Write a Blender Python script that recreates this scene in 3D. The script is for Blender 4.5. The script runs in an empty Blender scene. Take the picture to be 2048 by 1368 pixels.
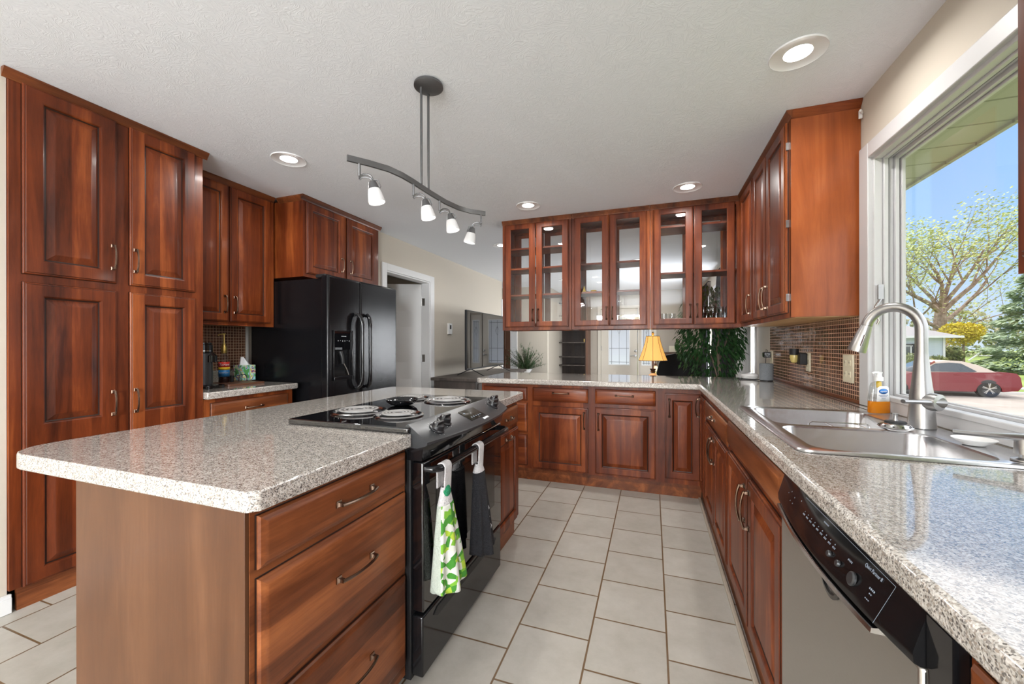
import bpy, bmesh, math, random
from mathutils import Vector, Matrix
random.seed(7)
S = bpy.context.scene
C = S.collection
PI = math.pi

# ------------------------------------------------------------------ camera
FPX, YAW, HC = 796.5, 0.3389, 1.21
cd = bpy.data.cameras.new('camera'); cam = bpy.data.objects.new('camera', cd); C.objects.link(cam)
cd.sensor_fit = 'HORIZONTAL'; cd.sensor_width = 36.0; cd.lens = 36.0 * FPX / 2048.0
cd.shift_y = 4.0 / 2048.0; cd.clip_start = 0.02; cd.clip_end = 400
cam.matrix_world = Matrix.Translation((0, 0, HC)) @ Matrix.Rotation(YAW, 4, 'Z') @ Matrix.Rotation(PI/2, 4, 'X') @ Matrix.Rotation(-0.0017, 4, 'Z')
S.camera = cam
# ------------------------------------------------------------------ exposure
S.view_settings.view_transform = 'Standard'; S.view_settings.look = 'None'
S.view_settings.gamma = 1.0; S.view_settings.use_curve_mapping = False
S.view_settings.exposure = 0.05
# ------------------------------------------------------------------ sky
W = bpy.data.worlds.new('sky'); S.world = W; W.use_nodes = True
nt = W.node_tree; N = nt.nodes; L = nt.links; N.clear()
out = N.new('ShaderNodeOutputWorld'); bg = N.new('ShaderNodeBackground'); L.new(bg.outputs[0], out.inputs[0])
tc = N.new('ShaderNodeTexCoord'); sx = N.new('ShaderNodeSeparateXYZ'); L.new(tc.outputs['Generated'], sx.inputs[0])
rp = N.new('ShaderNodeValToRGB'); L.new(sx.outputs[2], rp.inputs[0])
e = rp.color_ramp.elements
e[0].position = 0.0; e[0].color = (0.75, 0.90, 1.05, 1); e[1].position = 0.6; e[1].color = (0.22, 0.48, 1.0, 1)
m_ = rp.color_ramp.elements.new(0.16); m_.color = (0.48, 0.76, 1.12, 1)
nz = N.new('ShaderNodeTexNoise'); nz.inputs['Scale'].default_value = 1.7; nz.inputs['Detail'].default_value = 7
nz.inputs['Distortion'].default_value = 0.6
mp = N.new('ShaderNodeMapping'); mp.inputs['Scale'].default_value = (1, 1, 2.6); mp.inputs['Location'].default_value = (0.3, 0.1, 0)
L.new(tc.outputs['Generated'], mp.inputs[0]); L.new(mp.outputs[0], nz.inputs[0])
# clouds gather towards +X / -Y, the sky beyond the street (+Y +X) is clear
dx = N.new('ShaderNodeMath'); dx.operation = 'SUBTRACT'; L.new(sx.outputs[0], dx.inputs[0]); L.new(sx.outputs[1], dx.inputs[1])
md = N.new('ShaderNodeMapRange'); md.inputs['From Min'].default_value = -0.28; md.inputs['From Max'].default_value = 0.25
md.inputs['To Min'].default_value = -0.35; md.inputs['To Max'].default_value = 0.22; L.new(dx.outputs[0], md.inputs[0])
me_ = N.new('ShaderNodeMapRange'); me_.inputs['From Min'].default_value = 0.30; me_.inputs['From Max'].default_value = 0.37; me_.inputs['To Min'].default_value = 0.0; me_.inputs['To Max'].default_value = 0.5; L.new(sx.outputs[2], me_.inputs[0])
as_ = N.new('ShaderNodeMath'); as_.operation = 'ADD'; L.new(md.outputs[0], as_.inputs[0]); L.new(me_.outputs[0], as_.inputs[1])
ad = N.new('ShaderNodeMath'); ad.operation = 'ADD'; L.new(nz.outputs[0], ad.inputs[0]); L.new(as_.outputs[0], ad.inputs[1])
cr = N.new('ShaderNodeValToRGB'); L.new(ad.outputs[0], cr.inputs[0]); cr.color_ramp.elements[0].position = 0.44; cr.color_ramp.elements[1].position = 0.62
mx = N.new('ShaderNodeMix'); mx.data_type = 'RGBA'; L.new(cr.outputs[0], mx.inputs[0]); L.new(rp.outputs[0], mx.inputs[6])
mx.inputs[7].default_value = (2.3, 2.4, 2.55, 1); L.new(mx.outputs[2], bg.inputs[0]); bg.inputs[1].default_value = 1.0
# ------------------------------------------------------------------ sun
sl = bpy.data.lights.new('sun', 'SUN'); sl.energy = 3.2; sl.angle = 0.01; sl.color = (1, .95, .86)
so = bpy.data.objects.new('sun', sl); C.objects.link(so)
so.rotation_euler = Vector((-0.35, 0.45, 0.82)).to_track_quat('Z', 'Y').to_euler()
LAMP_W = 7.0       # each recessed lamp, watts
TRACK_W = 2.0
WINFILL = 185.0

# ------------------------------------------------------------------ materials
def mat(name, col=(.8, .8, .8), rough=.5, metal=0., spec=.5, coat=0., emit=None, es=0., trans=0., ior=1.45, alpha=1.):
    m = bpy.data.materials.new(name); m.use_nodes = True
    b = m.node_tree.nodes['Principled BSDF']
    b.inputs['Base Color'].default_value = (*col, 1); b.inputs['Roughness'].default_value = rough
    b.inputs['Metallic'].default_value = metal; b.inputs['Specular IOR Level'].default_value = spec
    b.inputs['Coat Weight'].default_value = coat; b.inputs['Transmission Weight'].default_value = trans
    b.inputs['IOR'].default_value = ior; b.inputs['Alpha'].default_value = alpha
    if emit: b.inputs['Emission Color'].default_value = (*emit, 1); b.inputs['Emission Strength'].default_value = es
    return m
def nd(m, t, **k):
    n = m.node_tree.nodes.new(t)
    for a, v in k.items():
        if a in n.inputs: n.inputs[a].default_value = v
        else: setattr(n, a, v)
    return n
def lk(m, a, b): m.node_tree.links.new(a, b)
def bs(m): return m.node_tree.nodes['Principled BSDF']
def ramp(m, stops, interp='LINEAR'):
    r = nd(m, 'ShaderNodeValToRGB'); r.color_ramp.interpolation = interp
    el = r.color_ramp.elements
    el[0].position = stops[0][0]; el[0].color = (*stops[0][1], 1)
    el[1].position = stops[-1][0]; el[1].color = (*stops[-1][1], 1)
    for p, c in stops[1:-1]:
        x = el.new(p); x.color = (*c, 1)
    return r
def pos(m, scale=(1, 1, 1), loc=(0, 0, 0)):
    g = nd(m, 'ShaderNodeNewGeometry'); p = nd(m, 'ShaderNodeMapping'); p.inputs['Scale'].default_value = scale
    p.inputs['Location'].default_value = loc
    lk(m, g.outputs['Position'], p.inputs[0]); return p.outputs[0]
def bump(m, h, s=.3, d=.002):
    b = nd(m, 'ShaderNodeBump'); b.inputs['Strength'].default_value = s; b.inputs['Distance'].default_value = d
    lk(m, h, b.inputs['Height']); lk(m, b.outputs[0], bs(m).inputs['Normal']); return b

def wood(name, grain='z', dark=(.042, .0075, .0022), mid=(.155, .031, .0075), light=(.33, .085, .020), board=.075, bvar=.62, rough=.38, coat=.07, fine=1.0):
    m = mat(name, mid, rough, coat=coat, spec=.36); bs(m).inputs['Coat Roughness'].default_value = .12
    sc = {'z': (1, 1, .09), 'y': (1, .09, 1), 'x': (.09, 1, 1)}[grain]
    P = pos(m, tuple(s * 1 for s in sc))
    n1 = nd(m, 'ShaderNodeTexNoise', Scale=9.0, Detail=6.0, Roughness=.62, Distortion=.9); lk(m, P, n1.inputs[0])
    n2 = nd(m, 'ShaderNodeTexNoise', Scale=150.0, Detail=3.0, Roughness=.6); lk(m, P, n2.inputs[0])
    n3 = nd(m, 'ShaderNodeTexNoise', Scale=3.2, Detail=3.0); lk(m, pos(m), n3.inputs[0])
    # glued-up boards: a random tone per strip across the grain
    g = nd(m, 'ShaderNodeNewGeometry'); s = nd(m, 'ShaderNodeSeparateXYZ'); lk(m, g.outputs['Position'], s.inputs[0])
    a = nd(m, 'ShaderNodeMath', operation='ADD')
    if grain == 'z': lk(m, s.outputs[0], a.inputs[0]); lk(m, s.outputs[1], a.inputs[1])
    else: lk(m, s.outputs[2], a.inputs[0]); a.inputs[1].default_value = .013
    d = nd(m, 'ShaderNodeMath', operation='DIVIDE'); lk(m, a.outputs[0], d.inputs[0]); d.inputs[1].default_value = board
    fl = nd(m, 'ShaderNodeMath', operation='FLOOR'); lk(m, d.outputs[0], fl.inputs[0])
    wn = nd(m, 'ShaderNodeTexWhiteNoise', noise_dimensions='1D'); lk(m, fl.outputs[0], wn.inputs['W'])
    v1 = nd(m, 'ShaderNodeMath', operation='MULTIPLY_ADD'); lk(m, wn.outputs[0], v1.inputs[0]); v1.inputs[1].default_value = bvar * .4; v1.inputs[2].default_value = -.2 * bvar
    v2 = nd(m, 'ShaderNodeMath', operation='ADD'); lk(m, v1.outputs[0], v2.inputs[0]); lk(m, n1.outputs[0], v2.inputs[1])
    v3 = nd(m, 'ShaderNodeMath', operation='MULTIPLY_ADD'); lk(m, n2.outputs[0], v3.inputs[0]); v3.inputs[1].default_value = .16 * fine; lk(m, v2.outputs[0], v3.inputs[2])
    v4 = nd(m, 'ShaderNodeMath', operation='MULTIPLY_ADD'); lk(m, n3.outputs[0], v4.inputs[0]); v4.inputs[1].default_value = .35; lk(m, v3.outputs[0], v4.inputs[2])
    r = ramp(m, [(.45, dark), (.76, mid), (1.05 if False else 1.0, light)]); lk(m, v4.outputs[0], r.inputs[0])
    lk(m, r.outputs[0], bs(m).inputs['Base Color'])
    bump(m, n2.outputs[0], .06, .001)
    return m

M = {}
M['wood'] = wood('cherry_wood', 'z')
M['wood_h'] = wood('cherry_wood_drawers', 'y', dark=(.036, .009, .0035), mid=(.165, .047, .015), light=(.36, .118, .038), board=.085, rough=.36)
M['wood_hx'] = wood('cherry_wood_drawers_x', 'x'); bs(M['wood_hx']).inputs['Roughness'].default_value = .36
M['veneer'] = wood('cherry_veneer_end', 'z', dark=(.066, .025, .010), mid=(.108, .044, .018), light=(.155, .068, .030), board=.12, bvar=.25, rough=.38, coat=.05)
M['veneer_lit'] = wood('cherry_veneer_lit', 'z', dark=(.17, .038, .010), mid=(.31, .078, .020), light=(.42, .13, .038), board=.2, bvar=.1, rough=.30, coat=.3, fine=.6)  # same veneer, brighter and more orange: light falling on the panel painted in
M['glaze_shade'] = mat('glaze_and_groove_shade', (.018, .005, .002), .45)  # antique glaze plus painted shade in grooves and around door edges
M['maple'] = wood('maple_underside', 'y', dark=(.45, .26, .10), mid=(.60, .38, .17), light=(.72, .50, .26), board=.3, bvar=.1, rough=.5, coat=0)
M['espresso'] = wood('espresso_wood', 'z', dark=(.018, .012, .010), mid=(.035, .022, .018), light=(.06, .04, .03), rough=.45, coat=0)
M['greywood'] = wood('grey_brown_wood', 'z', dark=(.04, .032, .028), mid=(.075, .06, .052), light=(.12, .10, .088), rough=.5, coat=0)

def laminate():
    m = mat('speckled_laminate', (.6, .57, .53), .12, spec=.5, coat=.8); bs(m).inputs['Coat IOR'].default_value = 1.85; bs(m).inputs['Coat Roughness'].default_value = .035
    v = nd(m, 'ShaderNodeTexVoronoi', Scale=400.0); lk(m, pos(m), v.inputs['Vector'])
    s = nd(m, 'ShaderNodeSeparateColor'); lk(m, v.outputs['Color'], s.inputs[0])
    r = ramp(m, [(0, (.10, .09, .085)), (.09, (.22, .20, .185)), (.20, (.36, .335, .31)), (.34, (.45, .375, .31)), (.46, (.56, .53, .49)), (.72, (.70, .66, .61)), (1, (.82, .79, .75))])
    lk(m, s.outputs[0], r.inputs[0])
    n = nd(m, 'ShaderNodeTexNoise', Scale=70.0, Detail=4.0); lk(m, pos(m), n.inputs[0])
    r2 = ramp(m, [(.35, (.72, .71, .70)), (.65, (1.0, 1.0, 1.0))]); lk(m, n.outputs[0], r2.inputs[0])
    x = nd(m, 'ShaderNodeMix', data_type='RGBA', blend_type='MULTIPLY'); x.inputs[0].default_value = 1
    lk(m, r.outputs[0], x.inputs[6]); lk(m, r2.outputs[0], x.inputs[7]); lk(m, x.outputs[2], bs(m).inputs['Base Color'])
    n5 = nd(m, 'ShaderNodeTexNoise', Scale=45.0, Detail=2.0); lk(m, pos(m), n5.inputs[0]); bump(m, n5.outputs[0], .015, .002)
    return m
M['laminate'] = laminate()

def tile_floor():
    m = mat('ceramic_floor_tile', (.6, .56, .5), .33, spec=.4)
    g = nd(m, 'ShaderNodeNewGeometry'); s = nd(m, 'ShaderNodeSeparateXYZ'); lk(m, g.outputs['Position'], s.inputs[0])
    a = nd(m, 'ShaderNodeMath', operation='ADD'); lk(m, s.outputs[1], a.inputs[0]); a.inputs[1].default_value = .15 - 2.984 + .2998 * 40
    b = nd(m, 'ShaderNodeMath', operation='ADD'); lk(m, s.outputs[0], b.inputs[0]); b.inputs[1].default_value = .843 + .2988 * 40
    c = nd(m, 'ShaderNodeCombineXYZ'); lk(m, a.outputs[0], c.inputs[0]); lk(m, b.outputs[0], c.inputs[1])
    t = nd(m, 'ShaderNodeTexBrick', offset=.5, offset_frequency=2, squash=1.0)
    t.inputs['Scale'].default_value = 1; t.inputs['Mortar Size'].default_value = .0042; t.inputs['Mortar Smooth'].default_value = .25
    t.inputs['Brick Width'].default_value = .2998; t.inputs['Row Height'].default_value = .2988
    t.inputs['Color1'].default_value = (.44, .415, .37, 1); t.inputs['Color2'].default_value = (.50, .475, .43, 1); t.inputs['Mortar'].default_value = (.17, .105, .055, 1)
    lk(m, c.outputs[0], t.inputs[0])
    n = nd(m, 'ShaderNodeTexNoise', Scale=7.0, Detail=7.0, Roughness=.7); lk(m, pos(m), n.inputs[0])
    r = ramp(m, [(.3, (.86, .85, .82)), (.7, (1.06, 1.06, 1.06))]); lk(m, n.outputs[0], r.inputs[0])
    x = nd(m, 'ShaderNodeMix', data_type='RGBA', blend_type='MULTIPLY'); x.inputs[0].default_value = 1
    lk(m, t.outputs[0], x.inputs[6]); lk(m, r.outputs[0], x.inputs[7]); lk(m, x.outputs[2], bs(m).inputs['Base Color'])
    inv = nd(m, 'ShaderNodeMath', operation='SUBTRACT'); inv.inputs[0].default_value = 1; lk(m, t.outputs['Fac'], inv.inputs[1])
    mm = nd(m, 'ShaderNodeMath', operation='MULTIPLY_ADD'); lk(m, n.outputs[0], mm.inputs[0]); mm.inputs[1].default_value = .3; lk(m, inv.outputs[0], mm.inputs[2])
    bump(m, mm.outputs[0], .35, .003)
    return m
M['tile'] = tile_floor()

def mosaic():
    m = mat('brown_glass_mosaic', (.1, .04, .02), .06, spec=.8, coat=.5)
    g = nd(m, 'ShaderNodeNewGeometry'); s = nd(m, 'ShaderNodeSeparateXYZ'); lk(m, g.outputs['Position'], s.inputs[0])
    a = nd(m, 'ShaderNodeMath', operation='ADD'); lk(m, s.outputs[1], a.inputs[0]); a.inputs[1].default_value = 20
    c = nd(m, 'ShaderNodeCombineXYZ'); lk(m, a.outputs[0], c.inputs[0]); lk(m, s.outputs[2], c.inputs[1])
    t = nd(m, 'ShaderNodeTexBrick', offset=0.0, squash=1.0)
    t.inputs['Scale'].default_value = 1; t.inputs['Mortar Size'].default_value = .0020; t.inputs['Mortar Smooth'].default_value = .2
    t.inputs['Brick Width'].default_value = .0235; t.inputs['Row Height'].default_value = .0235
    t.inputs['Color1'].default_value = (.095, .032, .018, 1); t.inputs['Color2'].default_value = (.17, .065, .035, 1); t.inputs['Mortar'].default_value = (.62, .42, .28, 1)
    lk(m, c.outputs[0], t.inputs[0]); lk(m, t.outputs[0], bs(m).inputs['Base Color'])
    rr = nd(m, 'ShaderNodeMapRange'); rr.inputs['To Min'].default_value = .07; rr.inputs['To Max'].default_value = .6; lk(m, t.outputs['Fac'], rr.inputs[0]); lk(m, rr.outputs[0], bs(m).inputs['Roughness'])
    cw = nd(m, 'ShaderNodeMapRange'); cw.inputs['To Min'].default_value = .5; cw.inputs['To Max'].default_value = 0; lk(m, t.outputs['Fac'], cw.inputs[0]); lk(m, cw.outputs[0], bs(m).inputs['Coat Weight'])
    n = nd(m, 'ShaderNodeTexNoise', Scale=28.0, Detail=1.0); lk(m, pos(m), n.inputs[0])
    inv = nd(m, 'ShaderNodeMath', operation='SUBTRACT'); lk(m, n.outputs[0], inv.inputs[0]); lk(m, t.outputs['Fac'], inv.inputs[1])
    b = bump(m, inv.outputs[0], .35, .002); lk(m, b.outputs[0], bs(m).inputs['Coat Normal'])
    return m
M['mosaic'] = mosaic()

def ceilmat():
    m = mat('brushed_texture_ceiling', (.85, .88, .93), .85, spec=.2)
    w = nd(m, 'ShaderNodeTexNoise', Scale=5.0, Detail=2.0); lk(m, pos(m), w.inputs[0])
    ad = nd(m, 'ShaderNodeVectorMath', operation='MULTIPLY_ADD'); lk(m, w.outputs['Color'], ad.inputs[0]); ad.inputs[1].default_value = (1.1, 1.1, 0); lk(m, pos(m), ad.inputs[2])
    n = nd(m, 'ShaderNodeTexNoise', Scale=38.0, Detail=5.0, Roughness=.6, Distortion=1.6)
    mp = nd(m, 'ShaderNodeMapping'); mp.inputs['Scale'].default_value = (1, .45, 1); lk(m, ad.outputs[0], mp.inputs[0]); lk(m, mp.outputs[0], n.inputs[0])
    r = ramp(m, [(.46, (0, 0, 0)), (.60, (1, 1, 1))]); lk(m, n.outputs[0], r.inputs[0])
    bump(m, r.outputs[0], .40, .0018); return m
M['ceiling'] = ceilmat()
def paint(name, c, b=.05):
    m = mat(name, c, .7, spec=.3); n = nd(m, 'ShaderNodeTexNoise', Scale=160.0, Detail=2.0); lk(m, pos(m), n.inputs[0]); bump(m, n.outputs[0], b, .001); return m
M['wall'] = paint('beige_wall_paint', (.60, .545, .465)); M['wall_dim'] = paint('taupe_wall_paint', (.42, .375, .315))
M['white'] = paint('white_trim_paint', (.80, .80, .80)); bs(M['white']).inputs['Roughness'].default_value = .35
M['vinyl'] = mat('white_vinyl', (.62, .62, .63), .28); M['winwhite'] = mat('white_window_casing', (.60, .60, .61), .4)
M['greytrim'] = mat('grey_gasket', (.16, .16, .165), .6); M['cream'] = mat('cream_door_paint', (.62, .57, .49), .45)
M['almond'] = mat('almond_plastic', (.72, .66, .50), .35)
M['whitepl'] = mat('white_plastic', (.85, .85, .84), .35)
M['black'] = mat('black_gloss', (.008, .008, .009), .09, spec=.6)
M['blackglass'] = mat('black_glass', (.004, .004, .005), .02, spec=.9, coat=.6)
def texblack():
    m = mat('black_textured_steel', (.006, .006, .007), .17, spec=.35); n = nd(m, 'ShaderNodeTexNoise', Scale=230.0, Detail=2.0); lk(m, pos(m), n.inputs[0]); bump(m, n.outputs[0], .35, .0012); return m
M['fridge'] = texblack()
M['knob'] = mat('black_knob_plastic', (.010, .010, .012), .32); M['blackmat'] = mat('black_matte', (.012, .012, .013), .5)
M['charcoal'] = mat('charcoal_panel', (.075, .078, .082), .30, metal=.55)
def brushed(name, c, rough, sc):
    m = mat(name, c, rough, metal=1); n = nd(m, 'ShaderNodeTexNoise', Scale=60.0, Detail=3.0); lk(m, pos(m, sc), n.inputs[0])
    r = nd(m, 'ShaderNodeMapRange'); r.inputs['To Min'].default_value = rough * .75; r.inputs['To Max'].default_value = rough * 1.35; lk(m, n.outputs[0], r.inputs[0]); lk(m, r.outputs[0], bs(m).inputs['Roughness'])
    bump(m, n.outputs[0], .03, .001); return m
M['steel'] = brushed('brushed_stainless_sink', (.68, .68, .69), .22, (1, .05, 1))
M['steel_dw'] = brushed('stainless_dishwasher_door', (.50, .48, .45), .32, (1, 1, 25))
M['nickel'] = brushed('brushed_nickel', (.42, .415, .41), .30, (1, 1, 12))
M['chrome'] = mat('chrome', (.75, .75, .76), .12, metal=1)
M['bronze'] = mat('aged_bronze_pull', (.23, .155, .115), .24, metal=1)
M['pewter'] = mat('dark_pewter', (.17, .17, .175), .38, metal=.8)
M['coil'] = mat('burner_coil', (.30, .295, .29), .45, metal=.3)
M['gold'] = mat('gold_pump', (.62, .45, .14), .3, metal=.9)
M['ink'] = mat('white_print', (.75, .76, .78), .5); M['greyink'] = mat('pale_blue_print', (.26, .31, .38), .5)
M['lamp'] = mat('lamp_diffuser', (.9, .9, .9), .4, emit=(1, .97, .92), es=14.0)
M['bulb'] = mat('lit_bulb_face', (.9, .9, .9), .4, emit=(1, .97, .93), es=3.5)
M['frost'] = mat('frosted_glass_shade', (.66, .66, .67), .5, emit=(1, .98, .95), es=.10)
M['lampring'] = mat('lamp_reflector', (.80, .80, .81), .35)
def shade_mat():
    m = mat('amber_fabric_shade', (.80, .52, .20), .8, emit=(1.0, .50, .11), es=.75)
    bs(m).inputs['Transmission Weight'].default_value = 0; return m
M['shade'] = shade_mat()
M['brown'] = mat('dark_brown_trim', (.06, .025, .012), .5)
M['ivory'] = mat('ivory_ceramic', (.72, .62, .42), .25)
M['leather'] = mat('black_leather', (.010, .010, .012), .32)
M['brownleather'] = mat('brown_leather', (.07, .035, .02), .4)
M['curtain'] = mat('black_curtain', (.006, .007, .010), .85)
M['sheer'] = mat('white_sheer', (.85, .85, .85), .9)
def glass(name, tint=(1, 1, 1), rough=0.0, boost=1.0):
    m = bpy.data.materials.new(name); m.use_nodes = True; n = m.node_tree.nodes; n.clear(); l = m.node_tree.links
    o = n.new('ShaderNodeOutputMaterial'); mix = n.new('ShaderNodeMixShader'); t = n.new('ShaderNodeBsdfTransparent'); g = n.new('ShaderNodeBsdfGlossy')
    t.inputs[0].default_value = (*tint, 1); g.inputs['Roughness'].default_value = rough
    f = n.new('ShaderNodeFresnel'); io = 1.45 * boost
    gm = n.new('ShaderNodeNewGeometry'); mr = n.new('ShaderNodeMapRange'); mr.inputs['To Min'].default_value = io; mr.inputs['To Max'].default_value = 1 / io
    l.new(gm.outputs['Backfacing'], mr.inputs[0]); l.new(mr.outputs[0], f.inputs[0])
    l.new(f.outputs[0], mix.inputs[0]); l.new(t.outputs[0], mix.inputs[1]); l.new(g.outputs[0], mix.inputs[2]); l.new(mix.outputs[0], o.inputs[0]); return m
M['glass'] = glass('clear_glass', (.985, .985, .985)); M['winglass'] = glass('window_glass', (.995, .995, .995), 0, .87); M['glassware'] = glass('drinking_glass', (.88, .90, .90), 0, 1.15)
M['soda'] = glass('clear_plastic', (.90, .91, .90), .05, 1.1)
def leaded():
    m = mat('leaded_glass', (.8, .85, .9), .35, trans=.0)
    n = m.node_tree.nodes; l = m.node_tree.links; o = [x for x in n if x.type == 'OUTPUT_MATERIAL'][0]
    mix = n.new('ShaderNodeMixShader'); mix.inputs[0].default_value = .72
    tr_ = n.new('ShaderNodeBsdfTranslucent'); tr_.inputs[0].default_value = (.95, .96, 1, 1)
    tl = n.new('ShaderNodeBsdfTransparent'); tl.inputs[0].default_value = (.92, .95, 1, 1)
    l.new(tl.outputs[0], mix.inputs[1]); l.new(tr_.outputs[0], mix.inputs[2]); l.new(mix.outputs[0], o.inputs[0]); return m
M['leaded'] = leaded()
def leaf(name, c1, c2, sc=3.0, rough=.6):
    m = mat(name, c1, rough, spec=.3); n = nd(m, 'ShaderNodeTexNoise', Scale=sc, Detail=5.0); lk(m, pos(m), n.inputs[0])
    r = ramp(m, [(.35, c1), (.65, c2)]); lk(m, n.outputs[0], r.inputs[0]); lk(m, r.outputs[0], bs(m).inputs['Base Color']); return m
M['ficus'] = leaf('ficus_leaf', (.012, .05, .014), (.05, .13, .04), 12, .4)
M['pine'] = leaf('evergreen_sprig', (.03, .07, .03), (.12, .20, .09), 20)
M['elm'] = leaf('spring_leaves', (.33, .38, .10), (.55, .58, .24), .8)
M['spruce'] = leaf('spruce_needles', (.22, .30, .18), (.48, .56, .36), 1.1)
M['forsythia'] = leaf('yellow_blossom', (.62, .48, .03), (.80, .66, .08), 2)
M['gold_tree'] = leaf('yellow_green_tree', (.50, .38, .06), (.66, .56, .14), 1)
M['shrub'] = leaf('shrub_leaves', (.12, .17, .05), (.34, .34, .12), 2)
M['far'] = leaf('far_trees', (.20, .24, .11), (.40, .37, .22), .3)
M['bark'] = leaf('tree_bark', (.16, .11, .08), (.36, .28, .22), 3, .9)
M['lawn'] = leaf('lawn_grass', (.15, .22, .05), (.30, .36, .10), .35, .9)
M['road'] = leaf('concrete_road', (.30, .26, .225), (.38, .335, .295), .8, .9)
M['siding'] = mat('siding_shade_tinted', (.50, .56, .66), .6)  # bluish tone of the shaded wall put into the siding colour
def siding():
    m = M['siding']; g = nd(m, 'ShaderNodeNewGeometry'); s = nd(m, 'ShaderNodeSeparateXYZ'); lk(m, g.outputs['Position'], s.inputs[0])
    d = nd(m, 'ShaderNodeMath', operation='MULTIPLY'); lk(m, s.outputs[2], d.inputs[0]); d.inputs[1].default_value = 7
    f = nd(m, 'ShaderNodeMath', operation='FRACT'); lk(m, d.outputs[0], f.inputs[0]); bump(m, f.outputs[0], 1.0, .03)
siding()
M['soffit'] = mat('vented_soffit', (.44, .43, .38), .6)
def soff():
    m = M['soffit']; g = nd(m, 'ShaderNodeNewGeometry'); s = nd(m, 'ShaderNodeSeparateXYZ'); lk(m, g.outputs['Position'], s.inputs[0])
    d = nd(m, 'ShaderNodeMath', operation='MULTIPLY'); lk(m, s.outputs[1], d.inputs[0]); d.inputs[1].default_value = 4.2
    f = nd(m, 'ShaderNodeMath', operation='FRACT'); lk(m, d.outputs[0], f.inputs[0])
    r = ramp(m, [(0, (0, 0, 0)), (.06, (0, 0, 0)), (.12, (1, 1, 1)), (1, (1, 1, 1))]); lk(m, f.outputs[0], r.inputs[0]); bump(m, r.outputs[0], 1.0, .02)
soff()
M['roofing'] = mat('grey_shingles', (.30, .28, .28), .9)
M['redcar'] = mat('red_car_paint', (.17, .003, .006), .35, coat=.2)
M['tantop'] = mat('tan_soft_top', (.52, .43, .36), .8)
M['carglass'] = mat('car_window', (.03, .04, .05), .05, spec=.8)
M['tyre'] = mat('tyre_rubber', (.03, .028, .026), .8)
M['alloy'] = mat('alloy_wheel', (.55, .53, .50), .3, metal=.8)
def knit(name, c):
    m = mat(name, c, .9); v = nd(m, 'ShaderNodeTexVoronoi', Scale=210.0); lk(m, pos(m), v.inputs['Vector']); bump(m, v.outputs['Distance'], .9, .003); return m
M['knit'] = knit('pale_grey_crochet', (.62, .60, .60)); M['knitgreen'] = knit('green_crochet', (.02, .25, .11)); M['waffle'] = knit('black_waffle_cloth', (.018, .018, .022))
def clover():
    m = mat('clover_print_cloth', (.7, .7, .65), .9); v = nd(m, 'ShaderNodeTexVoronoi', Scale=48.0); lk(m, pos(m), v.inputs['Vector'])
    r = ramp(m, [(0, (.06, .26, .03)), (.28, (.20, .46, .04)), (.44, (.42, .58, .05)), (.56, (.68, .70, .62)), (.8, (.72, .73, .68)), (1, (.66, .60, .08))], 'CONSTANT')
    s = nd(m, 'ShaderNodeSeparateColor'); lk(m, v.outputs['Color'], s.inputs[0]); lk(m, s.outputs[1], r.inputs[0]); lk(m, r.outputs[0], bs(m).inputs['Base Color'])
    n = nd(m, 'ShaderNodeTexNoise', Scale=400.0); lk(m, pos(m), n.inputs[0]); bump(m, n.outputs[0], .4, .001); return m
M['clover'] = clover(); M['terry'] = knit('white_green_terry', (.50, .55, .47))
def tissue_box():
    m = mat('patterned_tissue_box', (.5, .7, .7), .5); n = nd(m, 'ShaderNodeTexNoise', Scale=13.0, Detail=0.0, Distortion=2.2); lk(m, pos(m), n.inputs[0])
    r = ramp(m, [(0, (.10, .35, .10)), (.34, (.35, .72, .72)), (.42, (.17, .05, .25)), (.49, (.80, .82, .50)), (.54, (.45, .62, .10)), (.59, (.55, .80, .85)), (.66, (.80, .42, .05)), (.72, (.17, .05, .25))], 'CONSTANT')
    lk(m, n.outputs[0], r.inputs[0]); lk(m, r.outputs[0], bs(m).inputs['Base Color']); return m
M['tissuebox'] = tissue_box()
M['tissue'] = mat('tissue_paper', (.82, .82, .85), .8)
M['red'] = mat('label_red', (.55, .03, .02), .4); M['yellow'] = mat('label_yellow', (.80, .52, .02), .4); M['blue'] = mat('label_blue', (.02, .17, .42), .4)
M['sky_blue'] = mat('label_oval_blue', (.03, .22, .62), .35); M['navy'] = mat('label_oval_rim', (.01, .05, .22), .35); M['syrup'] = mat('dark_syrup', (.015, .005, .004), .05, coat=.5)
def orange():
    m = mat('amber_hand_soap', (.85, .30, .01), .08, trans=.55, ior=1.35); return m
M['orange'] = orange(); M['peel'] = mat('label_peach', (.85, .55, .15), .4)
M['boardwood'] = mat('walnut_board', (.13, .055, .03), .4)
M['speaker'] = knit('grey_fabric', (.23, .25, .27)); M['yellowfig'] = mat('yellow_china', (.72, .48, .06), .4)
M['grout'] = mat('base_trim', (.42, .36, .29), .5); M['digital'] = mat('dim_display', (.022, .018, .012), .35, spec=.3)
M['dirtlight'] = mat('pale_concrete', (.62, .60, .56), .9)
M['hall'] = mat('brown_hall_door', (.13, .065, .04), .5)
M['amberglass'] = mat('amber_night_light', (.60, .48, .16), .15, spec=.7)

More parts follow.
